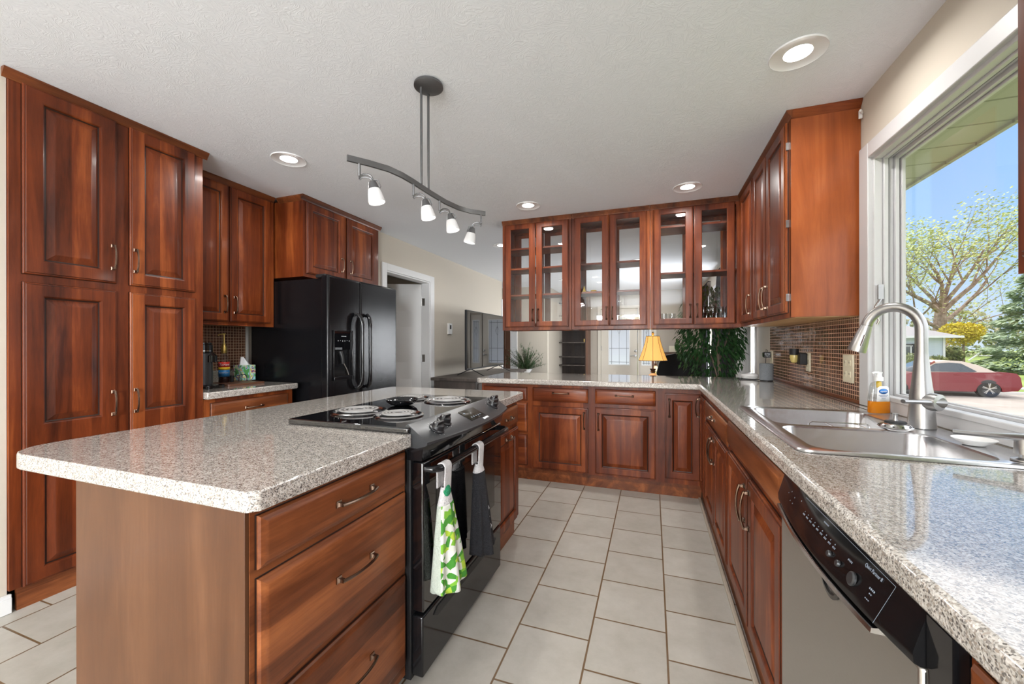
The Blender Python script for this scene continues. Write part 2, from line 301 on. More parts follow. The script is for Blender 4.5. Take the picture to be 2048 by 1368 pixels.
# ------------------------------------------------------------------ mesh helpers
class MB:
    def __init__(s): s.v = []; s.f = []; s.mi = []; s.cur = 0
    def add(s, vs, fs):
        o = len(s.v); s.v += [Vector(p) for p in vs]
        for f in fs: s.f.append([i + o for i in f]); s.mi.append(s.cur)
        return s
    def box(s, x0, x1, y0, y1, z0, z1):
        return s.add([(x0, y0, z0), (x1, y0, z0), (x1, y1, z0), (x0, y1, z0), (x0, y0, z1), (x1, y0, z1), (x1, y1, z1), (x0, y1, z1)],
                     [(0, 3, 2, 1), (4, 5, 6, 7), (0, 1, 5, 4), (1, 2, 6, 5), (2, 3, 7, 6), (3, 0, 4, 7)])
    def fbox(s, F, a0, a1, b0, b1, d0, d1):
        P = [F(a, b, d) for d in (d0, d1) for (a, b) in ((a0, b0), (a1, b0), (a1, b1), (a0, b1))]
        return s.add(P, [(0, 3, 2, 1), (4, 5, 6, 7), (0, 1, 5, 4), (1, 2, 6, 5), (2, 3, 7, 6), (3, 0, 4, 7)])
    def rings(s, R, close=True, cap0=True, cap1=True):
        n = len(R[0]); vs = [p for r in R for p in r]; fs = []
        for i in range(len(R) - 1):
            for j in range(n if close else n - 1):
                k = (j + 1) % n; fs.append((i * n + j, i * n + k, (i + 1) * n + k, (i + 1) * n + j))
        if cap0 and close: fs.append(tuple(range(n - 1, -1, -1)))
        if cap1 and close: fs.append(tuple((len(R) - 1) * n + j for j in range(n)))
        return s.add(vs, fs)
    def tube(s, pts, r, n=10, flat=1.0, up=None, caps=True):
        pts = [Vector(p) for p in pts]; R = []
        if not isinstance(r, (list, tuple)): r = [r] * len(pts)
        pu = Vector(up) if up else None
        for i, p in enumerate(pts):
            t = (pts[min(i + 1, len(pts) - 1)] - pts[max(i - 1, 0)]).normalized()
            if pu is None: pu = Vector((0, 0, 1)) if abs(t.z) < .9 else Vector((1, 0, 0))
            a = (pu - t * pu.dot(t)).normalized(); b = t.cross(a); pu = a
            R.append([p + a * math.cos(2 * PI * k / n) * r[i] * flat + b * math.sin(2 * PI * k / n) * r[i] for k in range(n)])
        return s.rings(R, cap0=caps, cap1=caps)
    def lathe(s, prof, c, n=32, axis=(0, 0, 1), caps=True):
        ax = Vector(axis).normalized(); q = Vector((0, 0, 1)).rotation_difference(ax); c = Vector(c)
        R = [[c + q @ Vector((r * math.cos(2 * PI * k / n), r * math.sin(2 * PI * k / n), z)) for k in range(n)] for r, z in prof]
        return s.rings(R, cap0=caps, cap1=caps)
    def prism(s, poly, fn, d0, d1):
        n = len(poly); vs = [fn(a, b, d0) for a, b in poly] + [fn(a, b, d1) for a, b in poly]
        return s.add(vs, [tuple(range(n - 1, -1, -1)), tuple(range(n, 2 * n))] + [(i, (i + 1) % n, n + (i + 1) % n, n + i) for i in range(n)])
    def slab(s, loops, z0, z1):
        bm = bmesh.new(); E = []
        for lp in loops:
            vs = [bm.verts.new((x, y, z1)) for x, y in lp]
            E += [bm.edges.new((vs[i], vs[(i + 1) % len(vs)])) for i in range(len(vs))]
        bmesh.ops.triangle_fill(bm, use_beauty=True, use_dissolve=False, edges=E)
        bm.verts.index_update(); V = [v.co.copy() for v in bm.verts]; Fs = [[v.index for v in f.verts] for f in bm.faces]; bm.free()
        n = len(V); s.add(V + [Vector((p.x, p.y, z0)) for p in V], Fs + [[i + n for i in reversed(f)] for f in Fs])
        o = len(s.v) - 2 * n; k = 0
        for lp in loops:
            m = len(lp)
            for i in range(m):
                a, b = k + i, k + (i + 1) % m; s.f.append([o + a, o + b, o + b + n, o + a + n]); s.mi.append(s.cur)
            k += m
        return s
    def grid(s, fn, nu, nv, close_u=False):
        vs = [fn(i / nu, j / nv) for j in range(nv + 1) for i in range(nu + (0 if close_u else 1))]; w = nu + (0 if close_u else 1)
        fs = [(j * w + i, j * w + (i + 1) % w, (j + 1) * w + (i + 1) % w, (j + 1) * w + i) for j in range(nv) for i in range(nu)]
        return s.add(vs, fs)
    def build(s, name, m, parent=None, bevel=0, angle=35, solid=0, recalc=True, seg=2):
        me = bpy.data.meshes.new(name); o = Vector((0, 0, 0))
        if parent is not None: o = WL[parent.name]
        me.from_pydata([v - o for v in s.v], [], s.f)
        ms = m if isinstance(m, list) else [m]
        if getattr(s, 'glazed', False): ms = [m, M['glaze_shade']]
        for x in ms: me.materials.append(x)
        if len(ms) > 1: me.polygons.foreach_set('material_index', s.mi)
        if recalc:
            bm = bmesh.new(); bm.from_mesh(me); bmesh.ops.recalc_face_normals(bm, faces=bm.faces); bm.to_mesh(me); bm.free()
        for p in me.polygons: p.use_smooth = True
        me.set_sharp_from_angle(angle=math.radians(angle))
        ob = bpy.data.objects.new(name, me); C.objects.link(ob); WL[ob.name] = o.copy()
        if parent is not None: ob.parent = parent
        if solid:
            q = ob.modifiers.new('solid', 'SOLIDIFY'); q.thickness = solid; q.offset = 0
        if bevel:
            b = ob.modifiers.new('bevel', 'BEVEL'); b.width = bevel; b.segments = seg; b.limit_method = 'ANGLE'; b.angle_limit = math.radians(40); b.harden_normals = False
        return ob
WL = {}
def thing(name, label, cat, loc=(0, 0, 0), group=None):
    o = bpy.data.objects.new(name, None); C.objects.link(o); o.location = loc; o.empty_display_size = .05
    WL[o.name] = Vector(loc); o['label'] = label; o['category'] = cat
    if group: o['group'] = group
    return o
def tag(o, label, cat, group=None, kind=None):
    o['label'] = label; o['category'] = cat
    if group: o['group'] = group
    if kind: o['kind'] = kind
    return o
def struct(o): o['kind'] = 'structure'; return o
def face(kind, p):
    return {'x+': lambda a, b, d: Vector((p + d, a, b)), 'x-': lambda a, b, d: Vector((p - d, a, b)),
            'y-': lambda a, b, d: Vector((a, p - d, b)), 'y+': lambda a, b, d: Vector((a, p + d, b))}[kind]
def rrect(x0, x1, y0, y1, r, n=6):
    P = []
    for cx, cy, a in ((x1 - r, y1 - r, 0), (x0 + r, y1 - r, 90), (x0 + r, y0 + r, 180), (x1 - r, y0 + r, 270)):
        for i in range(n + 1):
            t = math.radians(a + 90 * i / n); P.append((cx + r * math.cos(t), cy + r * math.sin(t)))
    return P
def dup(root, loc, label=None):
    c = root.copy(); C.objects.link(c); c.location = loc
    if label: c['label'] = label
    def rec(o, p):
        for ch in list(o.children):
            d = ch.copy(); C.objects.link(d); d.parent = p; rec(ch, d)
    rec(root, c)
    return c
def text(s, size, F, a, b, d, m, parent, name='lettering', ext=.0006, shear=0, align='CENTER', flip=False, vert=False):
    cu = bpy.data.curves.new('t', 'FONT'); cu.body = s; cu.size = size; cu.align_x = align; cu.align_y = 'CENTER'; cu.shear = shear; cu.resolution_u = 3
    ob = bpy.data.objects.new('t', cu); C.objects.link(ob)
    me0 = bpy.data.meshes.new_from_object(ob.evaluated_get(bpy.context.evaluated_depsgraph_get()))
    g = -1 if flip else 1; mb = MB()
    mb.add([F(a + g * v.co.x, b + v.co.y, d) for v in me0.vertices], [list(p.vertices) for p in me0.polygons])
    bpy.data.objects.remove(ob); bpy.data.curves.remove(cu)
    return mb.build(name, m, parent, recalc=False, solid=ext)

# ---------- cabinetry
def ring(F, a0, a1, b0, b1, i, d): return [F(a0 + i, b0 + i, d), F(a1 - i, b0 + i, d), F(a1 - i, b1 - i, d), F(a0 + i, b1 - i, d)]
def door_mb(F, a0, a1, b0, b1, cells=None, st=.052, T=.020, glass_door=False, d0=.001):
    mb = MB()
    if cells is None: cells = [(b0 + st, b1 - st)]
    prof = [(0, d0), (0, T - .009), (.003, T - .005), (.008, T - .004), (.010, T)]
    mb.cur = 1; mb.rings([ring(F, a0, a1, b0, b1, i, d) for i, d in ((-.0016, d0 * .3), (-.0016, d0), (0, d0), (0, .0045))], cap0=False, cap1=False); mb.cur = 0  # dark rim around the door: shade painted along the overlay edge
    mb.rings([ring(F, a0, a1, b0, b1, i, d) for i, d in [(0, .0045)] + prof[1:]], cap0=False, cap1=False)
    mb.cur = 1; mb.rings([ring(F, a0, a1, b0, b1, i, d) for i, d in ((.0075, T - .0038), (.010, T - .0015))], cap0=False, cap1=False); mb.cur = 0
    i = .010; A0, A1, B0, B1 = a0 + i, a1 - i, b0 + i, b1 - i; s0, s1 = a0 + st, a1 - st
    def q(x0, x1, y0, y1): mb.add([F(x0, y0, T), F(x1, y0, T), F(x1, y1, T), F(x0, y1, T)], [(0, 1, 2, 3)])
    q(A0, s0, B0, B1); q(s1, A1, B0, B1)
    lo = B0
    for c0, c1 in cells:
        q(s0, s1, lo, c0); lo = c1
        if glass_door:
            mb.rings([ring(F, s0, s1, c0, c1, k, d) for k, d in ((0, T), (.004, T - .003), (.004, .004), (0, d0))], cap0=False, cap1=False)
            mb.rings([ring(F, a0, a1, b0, b1, 0, d0), ring(F, s0, s1, c0, c1, 0, d0)], cap0=False, cap1=False)
        else:
            pr = [(0, T), (.005, T - .002), (.008, T - .010), (.014, T - .012), (.040, T - .003), (.043, T - .0015), (.048, T - .001)]
            mb.rings([ring(F, s0, s1, c0, c1, k, d) for k, d in pr[:3]], cap0=False, cap1=False)
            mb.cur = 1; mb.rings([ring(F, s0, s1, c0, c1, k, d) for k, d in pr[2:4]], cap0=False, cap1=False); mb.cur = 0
            mb.rings([ring(F, s0, s1, c0, c1, k, d) for k, d in pr[3:]], cap0=False, cap1=True)
    q(s0, s1, lo, B1)
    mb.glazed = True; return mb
def slab_mb(F, a0, a1, b0, b1, T=.020):
    mb = MB(); pr = [(0, .005), (0, .008), (.004, .013), (.010, .015), (.016, T - .001), (.020, T)]
    mb.rings([ring(F, a0, a1, b0, b1, i, d) for i, d in pr], cap0=False)
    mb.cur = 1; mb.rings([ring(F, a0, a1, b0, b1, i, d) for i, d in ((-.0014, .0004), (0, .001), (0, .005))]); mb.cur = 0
    mb.glazed = True; return mb
def handle(F, a, b, parent, L=.13, vert=True, d0=.020, m=None):
    mb = MB(); h = L / 2
    def G(t, w, d): return F(a + w, b + t, d) if vert else F(a + t, b + w, d)
    for s in (-1, 1):
        t = s * (h - .008)
        mb.rings([[G(t + i * .009 * k, j * .009 * k, d0 + d) for i, j in ((-1, -1), (1, -1), (1, 1), (-1, 1))] for k, d in ((1, 0), (1, .003), (.78, .005), (.55, .008), (.5, .018))])
    P = []; R = []
    for i in range(15):
        u = -1 + 2 * i / 14; P.append(G(u * (h - .004), 0, d0 + .018 + .012 * (1 - abs(u) ** 2.4))); R.append(.0052 - .0012 * (1 - u * u))
    mb.tube(P, R, 8, up=G(0, 1, 0) - G(0, 0, 0))
    return mb.build('handle', m or M['bronze'], parent)
def crown(F, a0, a1, parent, name='crown_molding', top=2.45):
    mb = MB(); z = top - .001
    pr = [(0, z - .042), (.004, z - .042), (.007, z - .034), (.009, z - .030), (.020, z - .016), (.023, z - .010), (.026, z - .008), (.026, z), (0, z)]
    mb.rings([[F(a, b, d) for d, b in pr] for a in (a0, a1)]); return mb.build(name, M['wood_h'], parent, angle=25)
def hollow(mb, F, a0, a1, b0, b1, dep, t=.018, back=True, top=True):
    """carcass behind the face plane: d negative"""
    mb.fbox(F, a0, a0 + t, b0, b1, -dep, -.020); mb.fbox(F, a1 - t, a1, b0, b1, -dep, -.020)
    mb.fbox(F, a0 + t, a1 - t, b0, b0 + t, -dep, -.020)
    if top: mb.fbox(F, a0 + t, a1 - t, b1 - t, b1, -dep, -.020)
    if back: mb.fbox(F, a0 + t, a1 - t, b0 + t, b1 - (t if top else 0), -dep, -dep + .008)
    return mb

Z = 2.45
# ================================================================== SETTING
struct(MB().box(-4.6, 1.16, -6.2, 10.0, -.15, 0).build('floor', M['tile']))
struct(MB().box(-4.6, 1.16, -6.2, 10.0, Z, Z + .3).build('ceiling', M['ceiling']))
def wall_holes(name, F, a0, a1, b0, b1, th, holes, m):
    """wall with rectangular openings; F depth d from -th to 0"""
    As = sorted({a0, a1, *[h[0] for h in holes], *[h[1] for h in holes]}); Bs = sorted({b0, b1, *[h[2] for h in holes], *[h[3] for h in holes]})
    mb = MB()
    for i in range(len(As) - 1):
        for j in range(len(Bs) - 1):
            ca, cb = (As[i] + As[i + 1]) / 2, (Bs[j] + Bs[j + 1]) / 2
            if any(h[0] < ca < h[1] and h[2] < cb < h[3] for h in holes): continue
            mb.fbox(F, As[i], As[i + 1], Bs[j], Bs[j + 1], -th, 0)
    bm_ = mb.build(name, m, angle=30); return struct(bm_)
wall_holes('wall_right', face('x-', 1.005), -6.05, 9.85, 0, Z, .155, [(1.20, 2.46, .92, 2.17), (4.75, 5.45, .3, 2.1), (6.9, 8.3, .5, 2.12), (-4.6, -2.6, .8, 2.1)], M['wall'])
wall_holes('wall_left', face('x+', -2.83), 3.54, 7.44, 0, Z, .12, [(3.76, 4.70, 0, 2.045)], M['wall'])
wall_holes('wall_kitchen_left', face('x+', -3.352), .94, 3.54, 0, Z, .1, [], M['wall'])
struct(MB().box(-3.352, -2.83, 3.54, 3.60, 0, Z).build('wall_alcove', M['wall']))
struct(MB().box(-3.452, -2.745, -6.05, .935, 0, Z).build('wall_side', M['wall']))
wall_holes('wall_back', face('y+', -6.0), -2.745, 1.005, 0, Z, .15, [(-1.80, -1.56, .85, 2.2), (-1.14, -.33, .85, 2.2)], M['wall'])
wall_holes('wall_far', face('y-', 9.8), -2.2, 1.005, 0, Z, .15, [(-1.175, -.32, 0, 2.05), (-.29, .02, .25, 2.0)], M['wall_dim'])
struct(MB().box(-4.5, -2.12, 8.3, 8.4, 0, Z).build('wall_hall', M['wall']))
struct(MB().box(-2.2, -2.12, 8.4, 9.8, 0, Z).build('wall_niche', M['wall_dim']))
struct(MB().box(-4.6, -4.5, 3.6, 8.4, 0, Z).build('wall_outer', M['wall']))
struct(MB().box(-4.5, -2.95, 3.6, 3.66, 0, Z).build('wall_bedroom', M['wall']))
# baseboards
struct(MB().box(-2.745, -2.73, -6.0, .945, 0, .085).box(-2.745, -2.726, -6.0, .945, 0, .07).build('baseboard_side', M['white'], bevel=.003))
struct(MB().box(-2.83, -2.812, 4.80, 7.44, 0, .09).build('baseboard_left', M['white'], bevel=.003))
struct(MB().box(.335, .352, 1.31, 3.40, 0, .016).box(.335, .352, -1.0, .64, 0, .016).build('baseboard_cabinet_shoe', M['grout'], bevel=.003))
# ---- kitchen window
w = MB()
F = face('x-', 1.005)
w.fbox(F, 2.40, 2.487, .902, 2.185, -.01, .018).fbox(F, 1.112, 1.20, .902, 2.185, -.01, .018).fbox(F, 1.20, 2.40, 2.11, 2.185, -.01, .018)
w.fbox(F, 1.20, 2.40, .902, .955, -.01, .010)
win = struct(w.build('window_1', M['winwhite'], bevel=.004))
w = MB()
def wframe(mb, x0, x1, yo, yi, zt0, zt1, zb0, zb1, ys=1.20):
    n0 = ys; n1 = ys + (yo - yi)
    mb.box(x0, x1, yi, yo, zb0, zt0); mb.box(x0, x1, n0, n1, zb0, zt0); mb.box(x0, x1, n1, yi, zt1, zt0); mb.box(x0, x1, n1, yi, zb0, zb1)
wframe(w, 1.006, 1.040, 2.459, 2.386, 2.169, 2.096, .921, .962)
wframe(w, 1.0405, 1.060, 2.459, 2.376, 2.169, 2.088, .921, .966)
wframe(w, 1.0605, 1.080, 2.459, 2.384, 2.169, 2.094, .921, .962)
w.build('window_frame', M['vinyl'], win, bevel=.003)
w = MB(); wframe(w, 1.0805, 1.096, 2.459, 2.368, 2.169, 2.078, .921, .972); wframe(w, 1.0965, 1.100, 2.459, 2.378, 2.169, 2.088, .921, .962); wframe(w, 1.1005, 1.115, 2.459, 2.360, 2.169, 2.070, .921, .976)
w.build('sash', M['vinyl'], win, bevel=.003)
MB().box(1.106, 1.109, 1.22, 2.37, .97, 2.08).build('pane', M['winglass'], win)
MB().box(.992, 1.03, 1.21, 2.39, .950, .972).build('stool', M['winwhite'], win, bevel=.004)
mb = MB(); mb.tube([(1.03, 2.376, 1.44), (1.025, 2.372, 1.42), (1.005, 2.37, 1.385), (1.01, 2.37, 1.35), (1.02, 2.372, 1.32), (1.012, 2.372, 1.30)], [.004, .006, .006, .006, .006, .004], 8)
mb.box(1.015, 1.035, 2.366, 2.380, 1.42, 1.49); mb.build('latch', M['nickel'], win)
w = MB(); wframe(w, 1.0570, 1.0602, 2.45, 2.3755, 2.16, 2.0875, .93, .9664); wframe(w, 1.0965, 1.0995, 2.45, 2.3745, 2.16, 2.0845, .93, .966); w.build('gasket', M['greytrim'], win)
# other windows
def simple_window(name, F, a0, a1, b0, b1, mull=1):
    o = struct(MB().fbox(F, a0 - .07, a0, b0 - .07, b1 + .07, -.02, .016).fbox(F, a1, a1 + .07, b0 - .07, b1 + .07, -.02, .016).fbox(F, a0, a1, b1, b1 + .07, -.02, .016).fbox(F, a0, a1, b0 - .07, b0, -.02, .02).build(name, M['white'], bevel=.003))
    mb = MB().fbox(F, a0, a0 + .04, b0, b1, -.09, -.05).fbox(F, a1 - .04, a1, b0, b1, -.09, -.05).fbox(F, a0 + .04, a1 - .04, b1 - .04, b1, -.09, -.05).fbox(F, a0 + .04, a1 - .04, b0, b0 + .04, -.09, -.05)
    for k in range(mull):
        c = b0 + (b1 - b0) * (k + 1) / (mull + 1); mb.fbox(F, a0 + .04, a1 - .04, c - .015, c + .015, -.085, -.055)
    mb.build('window_frame', M['vinyl'], o)
    MB().fbox(F, a0 + .04, a1 - .04, b0 + .04, b1 - .04, -.072, -.069).build('pane', M['glass'], o); return o
simple_window('window_2', face('x-', 1.005), 4.75, 5.45, .3, 2.1)
simple_window('window_3', face('x-', 1.005), 6.9, 8.3, .5, 2.12)
simple_window('window_4', face('x-', 1.005), -4.6, -2.6, .8, 2.1)
simple_window('window_5', face('y+', -6.0), -1.80, -1.56, .85, 2.2)
simple_window('window_6', face('y+', -6.0), -1.14, -.33, .85, 2.2)
# ---- white panelled door in the left wall (open into the room beyond)
F = face('x+', -2.83)
d = struct(MB().fbox(F, 3.68, 3.76, 0, 2.125, -.005, .018).fbox(F, 4.70, 4.79, 0, 2.125, -.005, .018).fbox(F, 3.76, 4.70, 2.045, 2.125, -.005, .018).build('door_1', M['white'], bevel=.004))
MB().fbox(F, 3.76, 3.775, 0, 2.045, -.12, 0).fbox(F, 4.685, 4.70, 0, 2.045, -.12, 0).fbox(F, 3.775, 4.685, 2.03, 2.045, -.12, 0).build('jamb', M['white'], d)
leafmb = MB(); H0 = Vector((-2.948, 4.675, 0)); ang = math.radians(204)      # leaf swings into the next room
du = Vector((math.cos(ang), math.sin(ang), 0)); dn = Vector((-du.y, du.x, 0))
if dn.y > 0: dn = -dn
DF = lambda a, b, dd: H0 + du * a + dn * dd + Vector((0, 0, b))
leafmb.fbox(DF, 0, .86, .01, 2.02, -.035, 0)
dl = leafmb.build('door_leaf', M['white'], d, bevel=.002)
for (p0, p1) in ((.09, .385), (.475, .77)):
    for (q0, q1) in ((.20, .78), (.93, 1.48), (1.62, 1.90)):
        mb = MB(); mb.rings([ring(DF, p0, p1, q0, q1, i, dd) for i, dd in ((0, .0005), (.008, -.006), (.022, -.006), (.045, .003))]); mb.build('door_panel', M['white'], dl)
for z in (.25, 1.02, 1.78):
    MB().tube([(-2.945, 4.683, z - .05), (-2.945, 4.683, z + .05)], .008, 8).box(-2.94, -2.90, 4.684, 4.688, z - .05, z + .05).build('hinge', M['nickel'], d)
# ---- hall doorway with a brown door
struct(MB().box(-2.96, -2.80, 8.28, 8.305, 0, 2.1).box(-3.95, -3.80, 8.28, 8.305, 0, 2.1).box(-3.80, -2.96, 8.28, 8.305, 2.04, 2.12).build('trim_1', M['white'], bevel=.003))
hd = struct(MB().box(-3.80, -2.96, 8.27, 8.30, .01, 2.04).build('door_2', M['hall']))
MB().box(-3.70, -3.06, 8.262, 8.272, .2, .95).box(-3.70, -3.06, 8.262, 8.272, 1.1, 1.9).build('door_panel', M['hall'], hd, bevel=.006)
# ---- front door
F = face('y-', 9.8)
fd = struct(MB().fbox(F, -1.25, -1.175, 0, 2.12, -.01, .02).fbox(F, .02, .09, 0, 2.12, -.01, .02).fbox(F, -1.175, .02, 2.05, 2.12, -.01, .02).fbox(F, -.32, -.29, 0, 2.05, -.12, .01).build('door_3', M['cream'], bevel=.003))
fl_ = MB(); g0, g1, h0, h1 = -1.00, -.50, .70, 1.86
fl_.fbox(F, -1.17, g0, .01, 2.04, -.06, -.02).fbox(F, g1, -.325, .01, 2.04, -.06, -.02).fbox(F, g0, g1, .01, h0, -.06, -.02).fbox(F, g0, g1, h1, 2.04, -.06, -.02)
fl = fl_.build('door_leaf', M['cream'], fd)
def leadlines(a0, a1, b0, b1, parent):
    MB().fbox(F, a0, a1, b0, b1, -.042, -.038).build('pane', M['leaded'], parent)
    mb = MB(); w_ = .005
    fr = .022
    mb.fbox(F, a0 - fr, a0, b0 - fr, b1 + fr, -.03, -.012).fbox(F, a1, a1 + fr, b0 - fr, b1 + fr, -.03, -.012).fbox(F, a0, a1, b0 - fr, b0, -.03, -.012).fbox(F, a0, a1, b1, b1 + fr, -.03, -.012)
    mb.build('glass_trim', M['white'], parent)
    mb = MB(); c = (a0 + a1) / 2; i = .055 if a1 - a0 > .3 else .03
    for x in (a0 + i, a1 - i): mb.fbox(F, x - w_, x + w_, b0, b1, -.036, -.030)
    mb.fbox(F, c - w_ * .7, c + w_ * .7, b0, b1, -.036, -.030)
    for zz in (b0 + i, b1 - i, b0 + (b1 - b0) * .34): mb.fbox(F, a0, a1, zz - w_, zz + w_, -.036, -.030)
    dz = b1 - .28
    mb.tube([F(c, dz + .12, -.03), F(c + .05, dz, -.03), F(c, dz - .12, -.03), F(c - .05, dz, -.03), F(c, dz + .12, -.03)], w_, 5)
    mb.build('lead_came', M['pewter'], parent)
leadlines(g0 + .02, g1 - .02, h0 + .02, h1 - .02, fl)
for p0, p1 in ((-1.0, -.78), (-.72, -.50)):
    mb = MB(); mb.rings([ring(F, p0, p1, .16, .58, i, dd - .02) for i, dd in ((0, .0005), (.008, -.006), (.022, -.006), (.045, .003))]); mb.build('door_panel', M['cream'], fl)
MB().lathe([(.03, 0), (.03, .01), (.012, .014), (.012, .05), (.018, .055)], F(-.375, .93, -.02), 16, (0, -1, 0)).tube([F(-.375, .93, .03), F(-.42, .93, .035), F(-.49, .92, .03)], .009, 8).build('door_handle', M['nickel'], fl)
MB().lathe([(.03, 0), (.028, .014), (.015, .02)], F(-.375, 1.04, -.02), 16, (0, -1, 0)).build('deadbolt', M['nickel'], fl)
MB().fbox(F, -1.178, -1.165, 1.05, 1.16, -.02, -.008).build('hinge', M['pewter'], fd)
sd = MB().fbox(F, -.29, -.24, .02, 2.03, -.06, -.02).fbox(F, -.03, .02, .02, 2.03, -.06, -.02).fbox(F, -.24, -.03, .02, .70, -.06, -.02).fbox(F, -.24, -.03, 1.86, 2.03, -.06, -.02).build('sidelight', M['cream'], fd)
leadlines(-.22, -.05, .72, 1.84, sd)

# ================================================================== CABINETS
# ---- tall pantry cabinet, left
F = face('x+', -2.73)
t = thing('pantry_cabinet', 'full-height cherry pantry cabinet at the left edge, with four raised-panel doors', 'cabinet', (-3.03, 1.35, 0))
MB().fbox(F, .937, 1.757, .10, 2.42, -.02, 0).build('face_frame', M['wood'], t)
hollow(MB(), F, .96, 1.757, .10, 2.42, .60).build('carcass', M['wood'], t)
MB().fbox(F, .96, 1.757, 0, .10, -.02, -.001).build('toe_board', M['wood_h'], t)
crown(F, .915, 1.783, t)
mb = MB(); z = Z - .001
mb.rings([[Vector((x, 1.757 + d, b)) for d, b in ((0, z - .042), (.007, z - .034), (.020, z - .016), (.026, z - .008), (.026, z), (0, z))] for x in (-3.0, -2.731)]); mb.build('crown_return', M['wood_h'], t)
ds = [(.975, 1.314, 1.538, 2.412, None, 1.294, 1.675), (1.372, 1.705, 1.538, 2.412, None, 1.392, 1.675),
      (.975, 1.314, .100, 1.500, [(.160, .745), (.835, 1.440)], 1.294, .90), (1.372, 1.705, .100, 1.500, [(.160, .745), (.835, 1.440)], 1.392, .90)]
for a0, a1, b0, b1, cells, ha, hb in ds:
    dr = door_mb(F, a0, a1, b0, b1, cells, st=.062).build('door', M['wood'], t, angle=25)
    handle(F, ha, hb, dr, .135)
# ---- upper two-door cabinet, left
F = face('x+', -3.03)
t = thing('upper_cabinet', 'two-door cherry wall cabinet above the small counter, between pantry and fridge', 'cabinet', (-3.19, 2.14, 1.36))
MB().fbox(F, 1.760, 2.515, 1.355, 2.42, -.02, 0).build('face_frame', M['wood'], t)
hollow(MB(), F, 1.760, 2.512, 1.365, 2.42, .30).build('carcass', M['wood'], t)
crown(F, 1.785, 2.512, t)
for a0, a1, ha in ((1.800, 2.128, 2.092), (2.136, 2.478, 2.168)):
    dr = door_mb(F, a0, a1, 1.383, 2.408, None, st=.055).build('door', M['wood'], t, angle=25); handle(F, ha, 1.512, dr, .135)
# ---- over-fridge cabinet
F = face('x+', -2.73)
t = thing('fridge_top_cabinet', 'two-door cherry cabinet mounted above the black refrigerator', 'cabinet', (-3.03, 3.0, 1.76))
MB().fbox(F, 2.54, 3.50, 1.775, 2.42, -.02, 0).build('face_frame', M['wood'], t)
hollow(MB(), F, 2.54, 3.50, 1.775, 2.42, .60).build('carcass', M['wood'], t)
crown(F, 2.514, 3.526, t)
mb = MB(); mb.rings([[Vector((x, 2.54 - d, b)) for d, b in ((0, z - .042), (.007, z - .034), (.020, z - .016), (.026, z - .008), (.026, z), (0, z))] for x in (-3.0, -2.731)]); mb.build('crown_return', M['wood_h'], t)
for a0, a1, ha in ((2.565, 2.985, 2.955), (3.035, 3.455, 3.066)):
    dr = door_mb(F, a0, a1, 1.805, 2.400, None, st=.055).build('door', M['wood'], t, angle=25); handle(F, ha, 1.94, dr, .135)
# ---- left base cabinet + counter
t = thing('coffee_base_cabinet', 'cherry base cabinet with one drawer under the small counter beside the fridge', 'cabinet', (-3.03, 2.1, 0))
MB().fbox(F, 1.76, 2.43, .10, .852, -.02, 0).build('face_frame', M['wood'], t)
hollow(MB(), F, 1.76, 2.43, .10, .850, .60, top=False).build('carcass', M['wood'], t)
MB().fbox(F, 1.76, 2.43, 0, .10, -.02, -.001).build('toe_board', M['wood_h'], t)
dr = slab_mb(F, 1.80, 2.385, .70, .825).build('drawer_front', M['wood_h'], t, angle=25); handle(F, 2.09, .765, dr, .135, False)
for a0, a1 in ((1.80, 2.09), (2.10, 2.385)):
    dr = door_mb(F, a0, a1, .12, .675).build('door', M['wood'], t, angle=25)
    handle(F, 2.06 if a0 < 2 else 2.13, .60, dr, .135)
c = MB().slab([[(-3.35, 1.76), (-2.69, 1.76), (-2.69, 2.44), (-2.70, 2.46), (-3.35, 2.46)]], .855, .90).build('countertop', M['laminate'], bevel=.007)
tag(c, 'small speckled countertop between the pantry cabinet and the fridge, holding the coffee things', 'countertop')
b = MB().box(-3.352, -3.332, 1.76, 2.45, .901, 1.0).build('backsplash_upstand', M['laminate'], bevel=.003)
tag(b, 'low speckled laminate upstand against the left mosaic tiles', 'backsplash')
b = MB().box(-3.352, -3.345, 1.76, 2.50, 1.0, 1.37).build('mosaic_backsplash', M['mosaic'])
tag(b, 'small brown mosaic tile backsplash behind the syrup bottle', 'tile backsplash')
struct(MB().box(-3.352, -3.338, 2.50, 2.525, .90, 1.372).build('trim_2', M['white'], bevel=.002))

# ---- island
F = face('x+', -.82)
t = thing('island_drawer_cabinet', 'cherry island cabinet with three wide drawers and a brown end panel, nearest the camera', 'cabinet', (-1.13, .9, 0))
MB().fbox(F, .622, 1.192, .05, .852, -.02, 0).build('face_frame', M['wood_h'], t)
hollow(MB(), F, .628, 1.19, .05, .850, .60, top=False).build('carcass', M['wood'], t)
MB().box(-1.444, -.822, .612, .622, .0, .852).box(-1.452, -1.436, .618, 1.2, 0, .852).build('end_panel', M['veneer'], t, bevel=.001)
MB().fbox(F, .622, 1.192, 0, .05, -.06, -.04).build('toe_board', M['wood_h'], t)
for b0, b1, hb in ((.718, .836, .779), (.430, .697, .575), (.100, .408, .270)):
    dr = slab_mb(F, .634, 1.180, b0, b1).build('drawer_front', M['wood_h'], t, angle=25); handle(F, .925, hb, dr, .15, False)
t = thing('island_end_cabinet', 'narrow cherry island cabinet past the range, with one drawer above one door', 'cabinet', (-1.13, 2.2, 0))
MB().fbox(F, 1.985, 2.42, .10, .852, -.02, 0).build('face_frame', M['wood'], t)
hollow(MB(), F, 1.985, 2.42, .10, .850, .60, top=False).build('carcass', M['wood'], t)
MB().fbox(F, 1.985, 2.42, 0, .10, -.045, -.02).build('toe_board', M['wood_h'], t)
